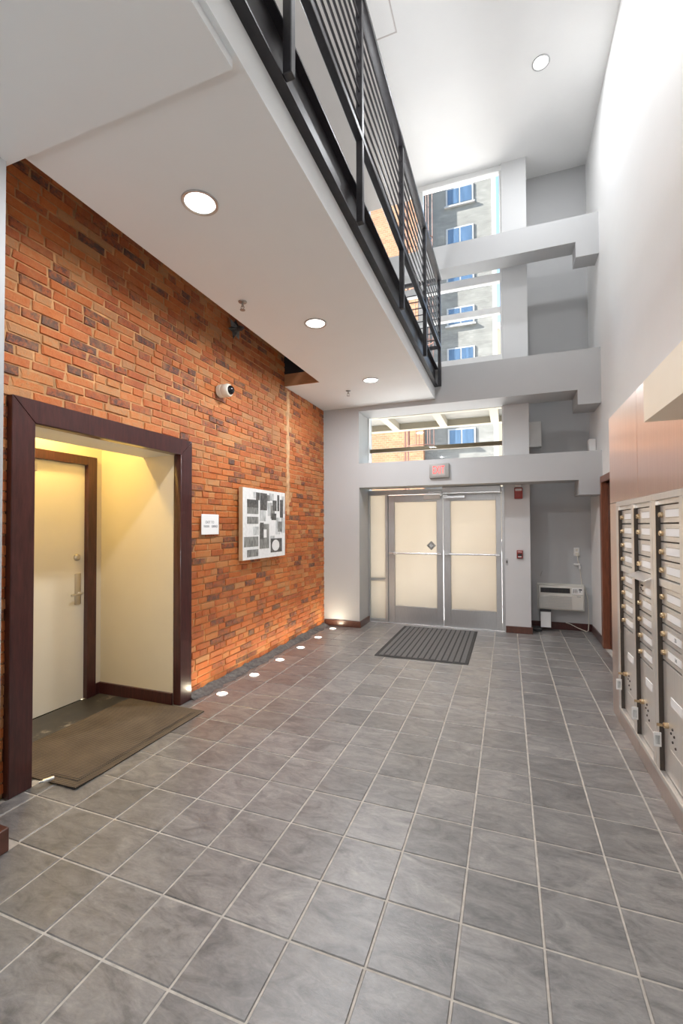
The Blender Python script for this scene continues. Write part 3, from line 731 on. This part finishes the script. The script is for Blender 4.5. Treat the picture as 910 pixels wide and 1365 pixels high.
# access panel outline on the high ceiling
ap = thing('ceiling_panel', (-1.4, 2.85, ZC), 'square white access panel in the high ceiling beside the railing', 'access panel')
part('panel', MB().box(-1.215, -0.92, 2.42, 3.19, ZC - 0.006, ZC), 'paint_white', ap, bevel=0.002)
part('frame', MB().box(-0.918, -0.905, 2.41, 3.205, ZC - 0.005, ZC).box(-1.215, -0.918, 3.192, 3.205, ZC - 0.005, ZC), 'grey_lens', ap)

# ------------------------------------------------------------------ lamps
def downlight(x, y, z, r, power, label, group):
    t = thing('downlight', (x, y, z), label, 'ceiling light', group)
    part('trim_ring', MB().lathe((x, y, z), (0, 0, -1), [(r, 0.0), (r, 0.005), (r * 0.97, 0.008), (r * 0.84, 0.006), (r * 0.80, 0.0)], 32), 'aluminium', t, smooth=True)
    part('reflector', MB().lathe((x, y, z), (0, 0, -1), [(r * 0.80, 0.003), (r * 0.6, 0.001), (0.0, 0.0005)], 32), 'lamp_glow', t, smooth=True)
    a = area_lamp('lamp', (0, 0, 0), power, r * 1.5)
    a.parent = t; a.location = (0, 0, -0.012)
    return t
G = 'recessed round downlights'
downlight(-1.46, 0.54, ZS, 0.105, 24, 'recessed round downlight in the soffit nearest the camera', G)
downlight(-1.455, 2.18, ZS, 0.105, 26, 'middle recessed round downlight under the balcony near the sprinkler', G)
downlight(-1.44, 3.90, ZS, 0.105, 28, 'recessed round downlight in the soffit closest to the entrance', G)
downlight(0.62, 4.13, ZC, 0.10, 26, 'small recessed downlight in the high white ceiling', G)
for k, (x, y) in enumerate(((0.05, 2.0), (0.05, -0.2), (0.05, -2.4))):  # unseen downlights added as fill, outside the frame
    downlight(x, y, ZC, 0.10, (30, 17, 10)[k], 'unseen fill downlight added in the high ceiling, number %s toward the rear' % ('first', 'second', 'third')[k].replace('first', 'one').replace('second', 'two').replace('third', 'three'), G)
ordn = ['nearest the dark doorway casing', 'second from the dark doorway casing', 'third from the dark doorway casing', 'third from the grey column', 'second from the grey column', 'nearest the grey column']
for k in range(6):
    x, y = -2.365, 2.025 + k * 0.569
    t = thing('floor_uplight', (x, y, 0.0), 'round glowing floor light by the brick wall, ' + ordn[k], 'floor light', 'floor lights along the brick wall')
    part('rim', MB().lathe((x, y, 0), (0, 0, 1), [(0.062, 0.0006), (0.060, 0.004), (0.053, 0.005), (0.050, 0.003)], 28), 'aluminium_bright', t, smooth=True)
    part('lens', MB().lathe((x, y, 0), (0, 0, 1), [(0.051, 0.003), (0.03, 0.0045), (0.0, 0.005)], 28), 'uplight_glow', t, smooth=True)
    a = area_lamp('lamp', (0, 0, 0), 1.7, 0.09, (0, 0, 1), (1.0, 0.86, 0.62))
    a.parent = t; a.location = (0, 0, 0.009)
for k, (x, y, z) in enumerate(FILL_GLOBES):
    t = thing('fill_globe', (x, y, z), 'unseen opal fill globe added behind the camera, ' + ('left', 'right', 'rear')[k], 'fill lamp', 'added fill globes')
    part('globe', MB().lathe((x, y, z), (0, 0, 1), [(0.0, -0.13)] + [(0.13 * math.cos(a), 0.13 * math.sin(a)) for a in [math.radians(q) for q in range(-75, 90, 15)]], 24), 'fill_globe_glow', t, smooth=True)
    part('stem', MB().cyl((x, y, z + 0.12), (x, y, 3.43 if x < -0.8 else ZC), 0.008, n=8), 'chrome', t)
    d = bpy.data.lights.new('lamp', 'POINT'); d.energy = 13; d.shadow_soft_size = 0.14; d.color = (0.94, 0.97, 1.0)
    a = bpy.data.objects.new('lamp', d); COL.objects.link(a); a.parent = t; a.location = (0, 0, -0.30)

# ------------------------------------------------------------------ things on the brick wall
XF = -2.578                       # front of the bricks
art = thing('wall_art', (XF, 3.11, 1.21), 'unframed abstract canvas of grey and white patches on the brick', 'painting')
cx0, cx1 = XF + 0.012, XF + 0.062
part('canvas', MB().box(cx0, cx1, 2.60, 3.585, 1.215, 2.025), ['canvas_edge'], art, bevel=0.003)
XPF = cx1
def aq(mb, y0, y1, z0, z1, lvl):      # fractions from the left/top of the canvas
    a = 2.60 + 0.985 * y0; b = 2.60 + 0.985 * y1; c = 2.025 - 0.81 * z1; d = 2.025 - 0.81 * z0
    mb.box(XPF, XPF + lvl, a, b, c, d)
mb = MB(); aq(mb, 0.004, 0.996, 0.004, 0.996, 0.0010); part('white_ground', mb, 'print_white', art)
for q in [(.22, .27, .05, .14), (.58, .70, .04, .15), (.37, .50, .30, .46), (.45, .545, .14, .28), (.55, .68, .18, .38), (.22, .34, .54, .66), (.75, .86, .40, .66), (.90, .985, .06, .34), (.60, .72, .68, .78), (.88, .985, .40, .64)]:
    mb = MB(); aq(mb, *q, 0.0016); part('pale_patch', mb, 'print_pale', art)
for q in [(.09, .33, .27, .36), (.09, .33, .40, .50), (.03, .33, .68, .82), (.36, .58, .50, .86), (.09, .33, .86, .96), (.62, .72, .22, .42), (.53, .60, .07, .16), (.80, .92, .46, .62)]:
    mb = MB(); aq(mb, *q, 0.0022); part('grey_patch', mb, 'print_grey', art)
for q in [(.09, .33, .16, .27), (.28, .36, .05, .16), (.37, .53, .05, .30), (.67, .77, .14, .30), (.79, .84, .05, .30), (.86, .94, .12, .40), (.64, .76, .34, .44), (.62, .91, .72, .93), (.37, .45, .48, .72)]:
    mb = MB(); aq(mb, *q, 0.0028); part('dark_patch', mb, 'print_dark', art)
mb = MB(); pts = []
for k in range(20):
    t = 2 * math.pi * k / 20; pts.append((2.60 + 0.985 * (0.745 + 0.095 * math.cos(t)), 2.025 - 0.81 * (0.825 + 0.085 * math.sin(t))))
part('white_disc', mb.prism(pts, 'x', XPF + 0.0028, XPF + 0.0034), 'print_white', art)
mb = MB(); aq(mb, .45, .52, .58, .70, 0.003); part('white_tab', mb, 'print_white', art)

sg = thing('wall_sign', (XF, 2.115, 1.51), 'small white sign with grey lettering beside the doorway casing', 'sign')
part('plate', MB().box(XF + 0.004, XF + 0.012, 1.975, 2.245, 1.512, 1.712), 'white_card', sg, bevel=0.002)
text('lettering', 'EXIT TO', 0.036, (XF + 0.0125, 2.10, 1.632), (0, 1, 0), (0, 0, 1), 'print_light_ink', sg)
text('lettering', 'PARKING', 0.034, (XF + 0.0125, 2.05, 1.592), (0, 1, 0), (0, 0, 1), 'print_light_ink', sg, sx=0.62)
text('lettering', 'GARAGE', 0.036, (XF + 0.0125, 2.175, 1.592), (0, 1, 0), (0, 0, 1), 'print_ink', sg, sx=0.70)

sc_ = thing('security_camera', (XF, 2.28, 2.98), 'white round security camera on the brick above the sign', 'security camera')
cc = Vector((XF, 2.27, 2.985)); ax = Vector((1.0, 0.0, 0.0))
part('mount', MB().lathe(cc, ax, [(0.0, 0.0), (0.064, 0.0), (0.066, 0.01), (0.066, 0.045), (0.062, 0.05)], 28), 'ivory_plastic', sc_, smooth=True)
part('housing', MB().lathe(cc, ax, [(0.0, 0.05), (0.063, 0.05), (0.066, 0.056), (0.066, 0.115), (0.058, 0.128), (0.046, 0.131)], 28), 'ivory_plastic', sc_, smooth=True)
part('dome', MB().lathe(cc, ax, [(0.047, 0.129), (0.044, 0.145), (0.033, 0.16), (0.018, 0.169), (0.0, 0.172)], 24), 'black_gloss', sc_, smooth=True)

sa = thing('star_anchor', (XF, 2.52, 3.65), 'dark cast iron star anchor plate high on the brick wall', 'wall anchor')
mb = MB(); v = [(XF + 0.075, 2.52, 3.735)]; f = []
for k in range(12):
    t = 2 * math.pi * k / 12 + 0.3; r = 0.125 if k % 2 == 0 else 0.055
    v.append((XF + (0.012 if k % 2 == 0 else 0.006), 2.52 + r * math.cos(t), 3.735 + r * math.sin(t)))
for k in range(12): f.append((0, 1 + k, 1 + (k + 1) % 12))
f.append(tuple(range(12, 0, -1)))
part('star_plate', mb.add(v, f), 'iron', sa)
part('nut', MB().cyl((XF + 0.05, 2.52, 3.735), (XF + 0.10, 2.52, 3.735), 0.028, n=6), 'iron', sa)
part('rod_end', MB().cyl((XF + 0.10, 2.52, 3.735), (XF + 0.125, 2.52, 3.735), 0.014, n=12), 'iron', sa)

def sprinkler(x, y, label):
    t = thing('sprinkler', (x, y, ZS), label, 'sprinkler', 'ceiling sprinklers')
    part('escutcheon', MB().lathe((x, y, ZS), (0, 0, -1), [(0.036, 0.0), (0.034, 0.006), (0.02, 0.012), (0.0, 0.012)], 20), 'sprinkler_metal', t, smooth=True)
    part('pipe', MB().cyl((x, y, ZS - 0.01), (x, y, ZS - 0.045), 0.009, n=10), 'sprinkler_metal', t, smooth=True)
    part('frame_arm', MB().tube([(x - 0.008, y, ZS - 0.03), (x - 0.017, y, ZS - 0.05), (x, y, ZS - 0.068)], 0.003, 6), 'sprinkler_metal', t, smooth=True)
    part('frame_arm', MB().tube([(x + 0.008, y, ZS - 0.03), (x + 0.017, y, ZS - 0.05), (x, y, ZS - 0.068)], 0.003, 6), 'sprinkler_metal', t, smooth=True)
    part('deflector', MB().cyl((x, y, ZS - 0.068), (x, y, ZS - 0.072), 0.022, n=16), 'sprinkler_metal', t)
sprinkler(-1.864, 1.60, 'chrome sprinkler head in the soffit above the star anchor')
sprinkler(-1.862, 4.22, 'chrome sprinkler head in the soffit nearest the entrance')

# ------------------------------------------------------------------ entrance things
ex = thing('exit_sign', (-0.743, YB, 2.29), 'grey exit sign with red letters on the lowest cross beam', 'exit sign')
part('housing', MB().box(-0.885, -0.60, YB - 0.045, YB, 2.295, 2.505), 'sign_grey', ex, bevel=0.008, seg=2)
part('face', MB().box(-0.845, -0.655, YB - 0.047, YB - 0.045, 2.325, 2.485), 'sign_face', ex)
text('lettering', 'EXIT', 0.165, (-0.75, YB - 0.0478, 2.405), (1, 0, 0), (0, 0, 1), 'exit_red', ex, sx=0.52)

st = thing('fire_alarm_strobe', (0.345, 5.50, 2.0), 'red fire alarm strobe with a clear strip high on the column', 'fire alarm')
part('housing', MB().box(0.288, 0.402, 5.475, 5.52, 1.985, 2.15), 'red_plastic', st, bevel=0.008, seg=2)
part('strobe_lens', MB().box(0.300, 0.390, 5.465, 5.475, 2.10, 2.135), 'grey_lens', st, bevel=0.003)
part('horn_grille', MB().box(0.315, 0.375, 5.470, 5.475, 2.01, 2.075), 'red_plastic', st, bevel=0.002)
jb = single('junction_box', MB().box(0.30, 0.385, 5.49, 5.52, 2.16, 2.195), 'white_plastic', 'small white box tucked under the beam above the red strobe', 'junction box', bevel=0.004)
ps = thing('fire_pull_station', (0.355, 5.50, 1.10), 'red fire pull station at chest height on the column', 'fire alarm')
part('housing', MB().box(0.312, 0.395, 5.485, 5.52, 1.105, 1.225), 'red_plastic', ps, bevel=0.005)
part('handle', MB().box(0.325, 0.382, 5.472, 5.485, 1.145, 1.175), 'dark_plastic', ps, bevel=0.003)
part('white_bar', MB().box(0.330, 0.376, 5.469, 5.472, 1.125, 1.138), 'white_plastic', ps, bevel=0.001)
text('lettering', 'FIRE', 0.032, (0.3535, 5.4845, 1.202), (1, 0, 0), (0, 0, 1), 'white_card', ps)

# ribbed entrance mat
em = thing('entrance_mat', (-0.81, 4.56, 0.001), 'dark grey ribbed entrance mat before the glass doors', 'mat')
part('mat_backing', MB().box(-1.36, -0.245, 3.715, 5.405, 0.001, 0.008), 'rubber_dark', em, bevel=0.003)
mb = MB()
for i in range(15):
    for j in range(46):
        x = -1.31 + i * 0.0695; y = 3.76 + j * 0.0352 + (0.0176 if i % 2 else 0)
        mb.box(x, x + 0.050, y, y + 0.024, 0.008, 0.012)
o = part('rib_field', mb, 'rubber_rib', em); o['kind'] = 'stuff'

# ------------------------------------------------------------------ alcove: air conditioner, outlet, boxes
YF = 5.85
ac = thing('air_conditioner', (0.93, YF, 0.30), 'beige through-wall air conditioner in the grey alcove', 'air conditioner')
part('body', MB().box(0.622, 1.238, YF, YA, 0.318, 0.682), 'ac_plastic', ac, bevel=0.010, seg=2)
part('wall_sleeve', MB().box(0.605, 1.256, YF + 0.09, YA, 0.30, 0.70), 'ac_plastic', ac, bevel=0.004)
part('outlet_recess', MB().box(0.648, 1.05, YF - 0.004, YF, 0.575, 0.648), 'dark_plastic', ac)
for k in range(9):
    part('vane', MB().box(0.66 + k * 0.0475, 0.664 + k * 0.0475, YF - 0.009, YF - 0.004, 0.578, 0.645), 'recess_dark', ac)
part('front_panel', MB().box(0.640, 1.225, YF - 0.010, YF, 0.332, 0.545), 'ac_plastic', ac, bevel=0.004)
for k in range(8):
    part('louver', MB().box(0.655, 1.075, YF - 0.016, YF - 0.010, 0.350 + k * 0.0235, 0.3575 + k * 0.0235), 'aluminium', ac)
cp = part('control_panel', MB().box(1.075, 1.222, YF - 0.008, YF, 0.56, 0.655), 'white_plastic', ac, bevel=0.003)
for i in range(3):
    for j in range(3):
        part('button', MB().box(1.09 + i * 0.022, 1.102 + i * 0.022, YF - 0.011, YF - 0.008, 0.585 + j * 0.020, 0.595 + j * 0.020), 'dark_plastic', cp)
part('display', MB().box(1.165, 1.208, YF - 0.011, YF - 0.008, 0.625, 0.643), 'dark_plastic', cp)
part('button', MB().box(1.175, 1.190, YF - 0.011, YF - 0.008, 0.60, 0.612), 'dark_plastic', cp)
part('nameplate', MB().box(1.14, 1.19, YF - 0.012, YF - 0.010, 0.525, 0.533), 'print_grey', ac)
nt_ = thing('hanging_notice', (0.71, YF - 0.03, 0.06), 'white notice hanging from a dark clip at the air conditioner corner', 'notice')
part('sheet', MB().box(0.645, 0.785, YF - 0.034, YF - 0.030, 0.055, 0.285), 'white_card', nt_)
part('clip_bar', MB().box(0.630, 0.790, YF - 0.045, YF - 0.018, 0.293, 0.325), 'dark_plastic', nt_, bevel=0.003)
part('hanger_wire', MB().tube([(0.632, YF - 0.03, 0.30), (0.632, YF - 0.025, 0.08)], 0.003, 6), 'dark_plastic', nt_)
part('hanger_wire', MB().tube([(0.788, YF - 0.03, 0.30), (0.788, YF - 0.025, 0.10)], 0.003, 6), 'dark_plastic', nt_)
single('floor_tray', MB().box(0.53, 0.66, 5.74, 5.93, 0.002, 0.05), 'dark_plastic', 'small black tray on the floor below the air conditioner', 'tray', bevel=0.012, seg=2)
ou = thing('wall_outlet', (1.165, YA, 1.15), 'white wall outlet above the air conditioner', 'outlet')
part('plate', MB().box(1.125, 1.205, YA - 0.008, YA, 1.13, 1.25), 'white_plastic', ou, bevel=0.003)
part('socket', MB().box(1.150, 1.182, YA - 0.011, YA - 0.008, 1.20, 1.23), 'ivory_plastic', ou, bevel=0.002)
part('socket', MB().box(1.150, 1.182, YA - 0.011, YA - 0.008, 1.15, 1.18), 'ivory_plastic', ou, bevel=0.002)
pc = thing('power_cord', (1.2, YA - 0.03, 0.7), 'beige power cord with plug running from outlet to air conditioner', 'cord')
part('plug', MB().box(1.152, 1.19, YA - 0.045, YA - 0.0115, 1.125, 1.178), 'ivory_plastic', pc, bevel=0.005)
part('plug_adapter', MB().box(1.12, 1.205, YA - 0.045, YA - 0.008, 0.985, 1.012), 'white_plastic', pc, bevel=0.005)
part('plug_adapter', MB().box(1.185, 1.212, YA - 0.04, YA - 0.012, 0.93, 0.985), 'white_plastic', pc, bevel=0.005)
part('cable', MB().tube([(1.17, YA - 0.03, 1.13), (1.175, YA - 0.03, 1.06), (1.195, YA - 0.03, 0.99), (1.205, YA - 0.025, 0.90), (1.215, YA - 0.02, 0.80), (1.225, YA - 0.02, 0.70), (1.262, YA - 0.02, 0.66), (1.30, YA - 0.02, 0.50), (1.31, YA - 0.022, 0.30), (1.31, YA - 0.03, 0.14), (1.30, YA - 0.05, 0.02), (1.27, YA - 0.06, 0.007), (1.16, YA - 0.05, 0.05), (1.06, YA - 0.045, 0.10), (1.0, YA - 0.03, 0.115)], 0.005, 6), 'ivory_plastic', pc, smooth=True)
part('cable_trace', MB().tube([(0.66, YA - 0.003, 0.80), (0.675, YA - 0.003, 0.86), (0.69, YA - 0.003, 0.885)], 0.003, 6), 'print_grey', pc)
def wall_box(x0, x1, y0, y1, z0, z1, label):
    t = thing('electrical_box', ((x0 + x1) / 2, (y0 + y1) / 2, z0), label, 'electrical box')
    part('box_body', MB().box(x0, x1, y0, y1, z0, z1), 'white_plastic', t, bevel=0.004)
    part('cover', MB().box(x0 + 0.008, x1 - 0.008, y0 - 0.004, y0, z0 + 0.008, z1 - 0.008), 'white_plastic', t, bevel=0.002)
wall_box(0.501, 0.69, 5.86, 5.98, 2.80, 3.19, 'tall white electrical box beside the column above the lowest beam')
wall_box(1.27, 1.355, 5.46, 5.60, 2.576, 2.80, 'narrow white box on the lowest beam against the right wall')

# ------------------------------------------------------------------ mail wall
XM = 1.02
def steel_panel(name, y0, y1, z0, z1, label):
    return structure(name, MB().box(XM, XR, y0, y1, z0, z1), 'steel_brushed', label, 'steel panel', bevel=0.002)
steel_panel('wall_panel_far', 1.966, 2.838, 1.775, 2.51, 'far brushed steel panel above the mailboxes')
steel_panel('wall_panel_near', 0.30, 1.960, 1.775, 2.51, 'near brushed steel panel above the mailboxes')
steel_panel('wall_panel_end', 2.605, 2.838, 0.0, 1.769, 'upright brushed steel end panel beside the first mailbox column')
steel_panel('wall_panel_kick', 2.040, 2.603, 0.0, 0.105, 'brushed steel kick panel under the far mailboxes')
steel_panel('wall_panel_kick', 0.30, 2.034, 0.0, 0.105, 'brushed steel kick panel under the near mailboxes')
structure('trim_13', MB().box(0.80, XR, -1.1, 0.902, 2.073, 2.266), 'bulkhead_cream', 'cream bulkhead jutting out near the camera above the mailboxes', 'bulkhead')

XD = XM + 0.022                    # face of the mailbox doors, set back behind the frame
def mail_door(par, y0, y1, z0, z1, lock=True, number=None):
    d = part('mailbox_door', MB().box(XD, XD + 0.012, y0 + 0.010, y1 - 0.007, z0 + 0.004, z1 - 0.004), 'steel_mail', par, bevel=0.002)
    zc = (z0 + z1) / 2
    if lock:
        part('lock', MB().lathe((XD, y1 - 0.042, zc - 0.004), (-1, 0, 0), [(0.0165, 0), (0.0165, 0.014), (0.014, 0.018), (0.005, 0.018), (0.0, 0.016)], 14), 'brass', d, smooth=True)
    part('plate_rim', MB().box(XD - 0.002, XD, y0 + 0.045, y1 - 0.105, zc - 0.0235, zc + 0.0265), 'satin_nickel', d)
    np_ = part('name_plate', MB().box(XD - 0.0035, XD - 0.002, y0 + 0.05, y1 - 0.11, zc - 0.019, zc + 0.022), 'white_card', d)
    if number:
        o = text('lettering', number, 0.03, (XD - 0.0042, (y0 + y1) / 2 - 0.04, zc + 0.001), (0, -1, 0), (0, 0, 1), 'print_light_ink', d)
def parcel_door(par, y0, y1, z0, z1, zl):
    d = part('parcel_door', MB().box(XD, XD + 0.012, y0 + 0.010, y1 - 0.007, z0 + 0.004, z1 - 0.004), 'steel_mail', par, bevel=0.002)
    part('name_plate', MB().box(XD - 0.003, XD, y0 + 0.06, y1 - 0.14, zl + 0.135, zl + 0.185), 'white_card', d)
    part('lock', MB().lathe((XD, y1 - 0.075, zl), (-1, 0, 0), [(0.0165, 0), (0.0165, 0.02), (0.012, 0.024), (0.0, 0.024)], 14), 'brass', d, smooth=True)
    for a, b in ((0.13, 0.0), (0.155, -0.04), (0.18, 0.0), (0.155, 0.03), (0.20, -0.055)):
        part('rivet', MB().lathe((XD, y1 - a, zl + b - 0.02), (-1, 0, 0), [(0.008, 0), (0.006, 0.005), (0.0, 0.006)], 10), 'recess_dark', d, smooth=True)
    part('embossed_panel', MB().box(XD - 0.003, XD, y0 + 0.06, y1 - 0.12, z0 + 0.03, zl - 0.115), 'steel_mail', d, bevel=0.002)
def key_tag(y, z, label):
    t = thing('key_tag', (XD - 0.03, y, z), label, 'key tag', 'keys left in the parcel lockers')
    part('key', MB().box(XD - 0.055, XD - 0.025, y - 0.0015, y + 0.0015, z - 0.008, z + 0.008), 'brass', t)
    part('ring', MB().tube([(XD - 0.050, y + 0.012 * math.sin(a) + 0.004, z - 0.02 + 0.016 * math.cos(a)) for a in [k * math.pi / 8 for k in range(17)]], 0.0014, 5), 'chrome', t)
    part('tag', MB().box(XD - 0.072, XD - 0.034, y - 0.006, y, z - 0.125, z - 0.042), 'white_plastic', t, bevel=0.002)
    part('tag_label', MB().box(XD - 0.064, XD - 0.042, y - 0.0075, y - 0.006, z - 0.110, z - 0.060), 'print_pale', t)
def mail_unit(y0, y1, cols, label):
    u = thing('mailbox_unit', (XM, (y0 + y1) / 2, 0.105), label, 'mailboxes', 'wall mailbox units')
    part('housing', MB().box(XD + 0.013, XR, y0, y1, 0.107, 1.773), 'recess_dark', u)
    part('frame', MB().box(XM - 0.004, XD + 0.012, y0, y1, 1.735, 1.773), 'steel_mail', u, bevel=0.003)
    part('frame', MB().box(XM - 0.004, XD + 0.012, y0, y1, 0.107, 0.142), 'steel_mail', u, bevel=0.003)
    ys = [y0] + [q for c in cols for q in (c[0], c[1])] + [y1]
    for a, b in zip(ys[0::2], ys[1::2]):
        part('frame', MB().box(XM - 0.004, XD + 0.012, a, b, 0.142, 1.735), 'steel_mail', u, bevel=0.003)
    for c0, c1, kind in cols:
        part('jamb_liner', MB().box(XM - 0.001, XD + 0.012, c1 - 0.0035, c1 - 0.0005, 0.142, 1.706), 'recess_dark', u)
        part('cap_strip', MB().box(XD - 0.01, XD + 0.012, c0, c1, 1.707, 1.735), 'steel_mail', u, bevel=0.002)
        for k in range(4):
            zc = 1.652 - 0.108 * k
            mail_door(u, c0, c1, zc - 0.054, zc + 0.054, lock=not (kind == 2 and k == 2))
        if kind == 2:
            part('outgoing_door', MB().box(XD, XD + 0.012, c0 + 0.010, c1 - 0.004, 1.118, 1.27), 'steel_mail', u, bevel=0.002)
            mb = MB(); mb.prism([(XD, 1.272), (XD, 1.262), (XM - 0.045, 1.232), (XM - 0.047, 1.240)], 'y', c0 - 0.005, c1 + 0.005)
            part('outgoing_hood', mb, 'steel_mail', u, bevel=0.001, label='tilted steel hood over the outgoing mail slot')
            for a, b in ((0.06, 0.02), (0.075, -0.01), (0.09, 0.02), (0.075, -0.04), (0.105, -0.01), (0.105, -0.045), (0.06, -0.03)):
                part('rivet', MB().lathe((XD, c1 - a, 1.19 + b), (-1, 0, 0), [(0.006, 0), (0.004, 0.005), (0.0, 0.006)], 8), 'recess_dark', u, smooth=True)
            part('name_plate', MB().box(XD - 0.003, XD, c0 + 0.04, c1 - 0.17, 1.135, 1.235), 'white_card', u)
            zs = [1.06 - 0.111 * k for k in range(4)]
        else:
            part('blank_strip', MB().box(XD - 0.012, XD + 0.012, c0, c1, 1.227, 1.272), 'steel_mail', u, bevel=0.002)
            zs = [1.173 - 0.108 * k for k in range(4)]
        for k, zc in enumerate(zs):
            mail_door(u, c0, c1, zc - 0.054, zc + 0.054, number={2: '23', 3: '24'}.get(k) if kind == 3 else None)
        zt = zs[-1] - 0.056
        parcel_door(u, c0, c1, 0.145, zt, 0.435 if kind != 2 else 0.392)
mail_unit(1.643, 2.602, [(1.694, 2.075, 2), (2.135, 2.535, 1)], 'far steel mailbox unit with two columns and an outgoing mail slot')
mail_unit(0.69, 1.640, [(0.745, 1.130, 1), (1.191, 1.587, 3)], 'near steel mailbox unit cut by the right picture edge')
key_tag(2.535 - 0.075, 0.435, 'white key tag hanging from the farthest parcel locker')
key_tag(2.075 - 0.075, 0.392, 'white key tag hanging from the middle parcel locker')
key_tag(1.587 - 0.075, 0.435, 'white key tag hanging from the nearest parcel locker')

# ------------------------------------------------------------------ outside
structure('ground', MB().box(-60, 60, 5.72, 90, -0.30, -0.10), 'concrete_out', 'pale pavement outside the entrance', 'pavement')
can = thing('canopy', (-0.9, 6.6, 3.4), 'cream concrete canopy with joists seen through the transom window', 'canopy')
for a, b in ((6.02, 6.12), (7.08, 7.24)):
    part('cross_beam', MB().box(-4.2, 1.6, a, b, 3.50, 3.62), 'canopy_cream', can)
for x in (-3.66, -2.73, -1.80, -0.87, 0.06, 0.99):
    part('joist', MB().box(x - 0.14, x + 0.0, 6.12, 7.08, 3.50, 3.62), 'canopy_cream', can)
part('roof_panel', MB().box(-4.2, 1.6, 6.02, 7.24, 3.62, 3.70), 'canopy_panel', can)
for x in (-4.1, 1.45): part('canopy_post', MB().box(x, x + 0.12, 7.1, 7.22, -0.10, 3.50), 'canopy_cream', can)

D = 30.0
bt = thing('building', (-4.0, D, -0.1), 'pale grey brick tower with blue windows outside the entrance', 'building')
part('wall', MB().box(-16, -0.62, D, D + 14, -0.1, 34), 'facade_white_brick', bt)
part('corner_trim', MB().box(-0.62, -0.33, D - 0.1, D + 0.6, -0.1, 34), 'facade_trim', bt)
for k in range(10):
    zt = 25.32 - 2.83 * k + 2.83
    if zt < 2: break
    w = part('window', MB().box(-3.66, -1.80, D - 0.06, D, zt - 1.26, zt), 'facade_trim', bt)
    part('pane', MB().box(-3.54, -2.78, D - 0.075, D - 0.06, zt - 1.15, zt - 0.10), 'curtain_glass', w)
    part('pane', MB().box(-2.68, -1.92, D - 0.075, D - 0.06, zt - 1.15, zt - 0.10), 'curtain_glass', w)
    part('sill', MB().box(-3.76, -1.70, D - 0.16, D, zt - 1.36, zt - 1.26), 'facade_trim', bt)
bb = thing('building', (-9, 29.5, -0.1), 'sunlit orange brick building left of the pale tower', 'building')
part('wall', MB().box(-22, -5.25, 29.3, 29.9, -0.1, 33.0), 'facade_red_brick', bb)
part('parapet', MB().box(-22, -5.2, 29.2, 29.9, 33.0, 33.5), 'facade_trim', bb)
lb = thing('building', (3.5, 55, -0.1), 'low tan building far behind the tower corner', 'building')
part('wall', MB().box(-1.5, 14, 58, 66, -0.1, 27.0), 'facade_beige', lb)
part('roof_edge', MB().box(-1.7, 14.2, 57.8, 66, 27.0, 27.5), 'facade_trim', lb)
ld = thing('fire_ladder', (-5.0, 27.6, 2.0), 'dark caged ladder running up between the outside buildings', 'ladder')
for x in (-6.15, -5.95): part('rail', MB().box(x - 0.05, x + 0.05, 27.5, 27.6, -0.1, 24), 'rust_steel', ld)
for k in range(6):
    zz = 6.8 + k * 3.4
    pts = [(-5.08 - 0.87 * math.cos(a), 27.3 - 0.6 * math.sin(a), zz) for a in [q * math.pi / 12 for q in range(25)]]
    part('hoop', MB().tube(pts, 0.03, 6), 'rust_steel', ld)
for q in range(1, 14, 2):
    a = q * math.pi / 7
    part('cage_bar', MB().tube([(-5.08 - 0.87 * math.cos(a), 27.3 - 0.6 * math.sin(a), 6.8), (-5.08 - 0.87 * math.cos(a), 27.3 - 0.6 * math.sin(a), 24)], 0.025, 5), 'rust_steel', ld)
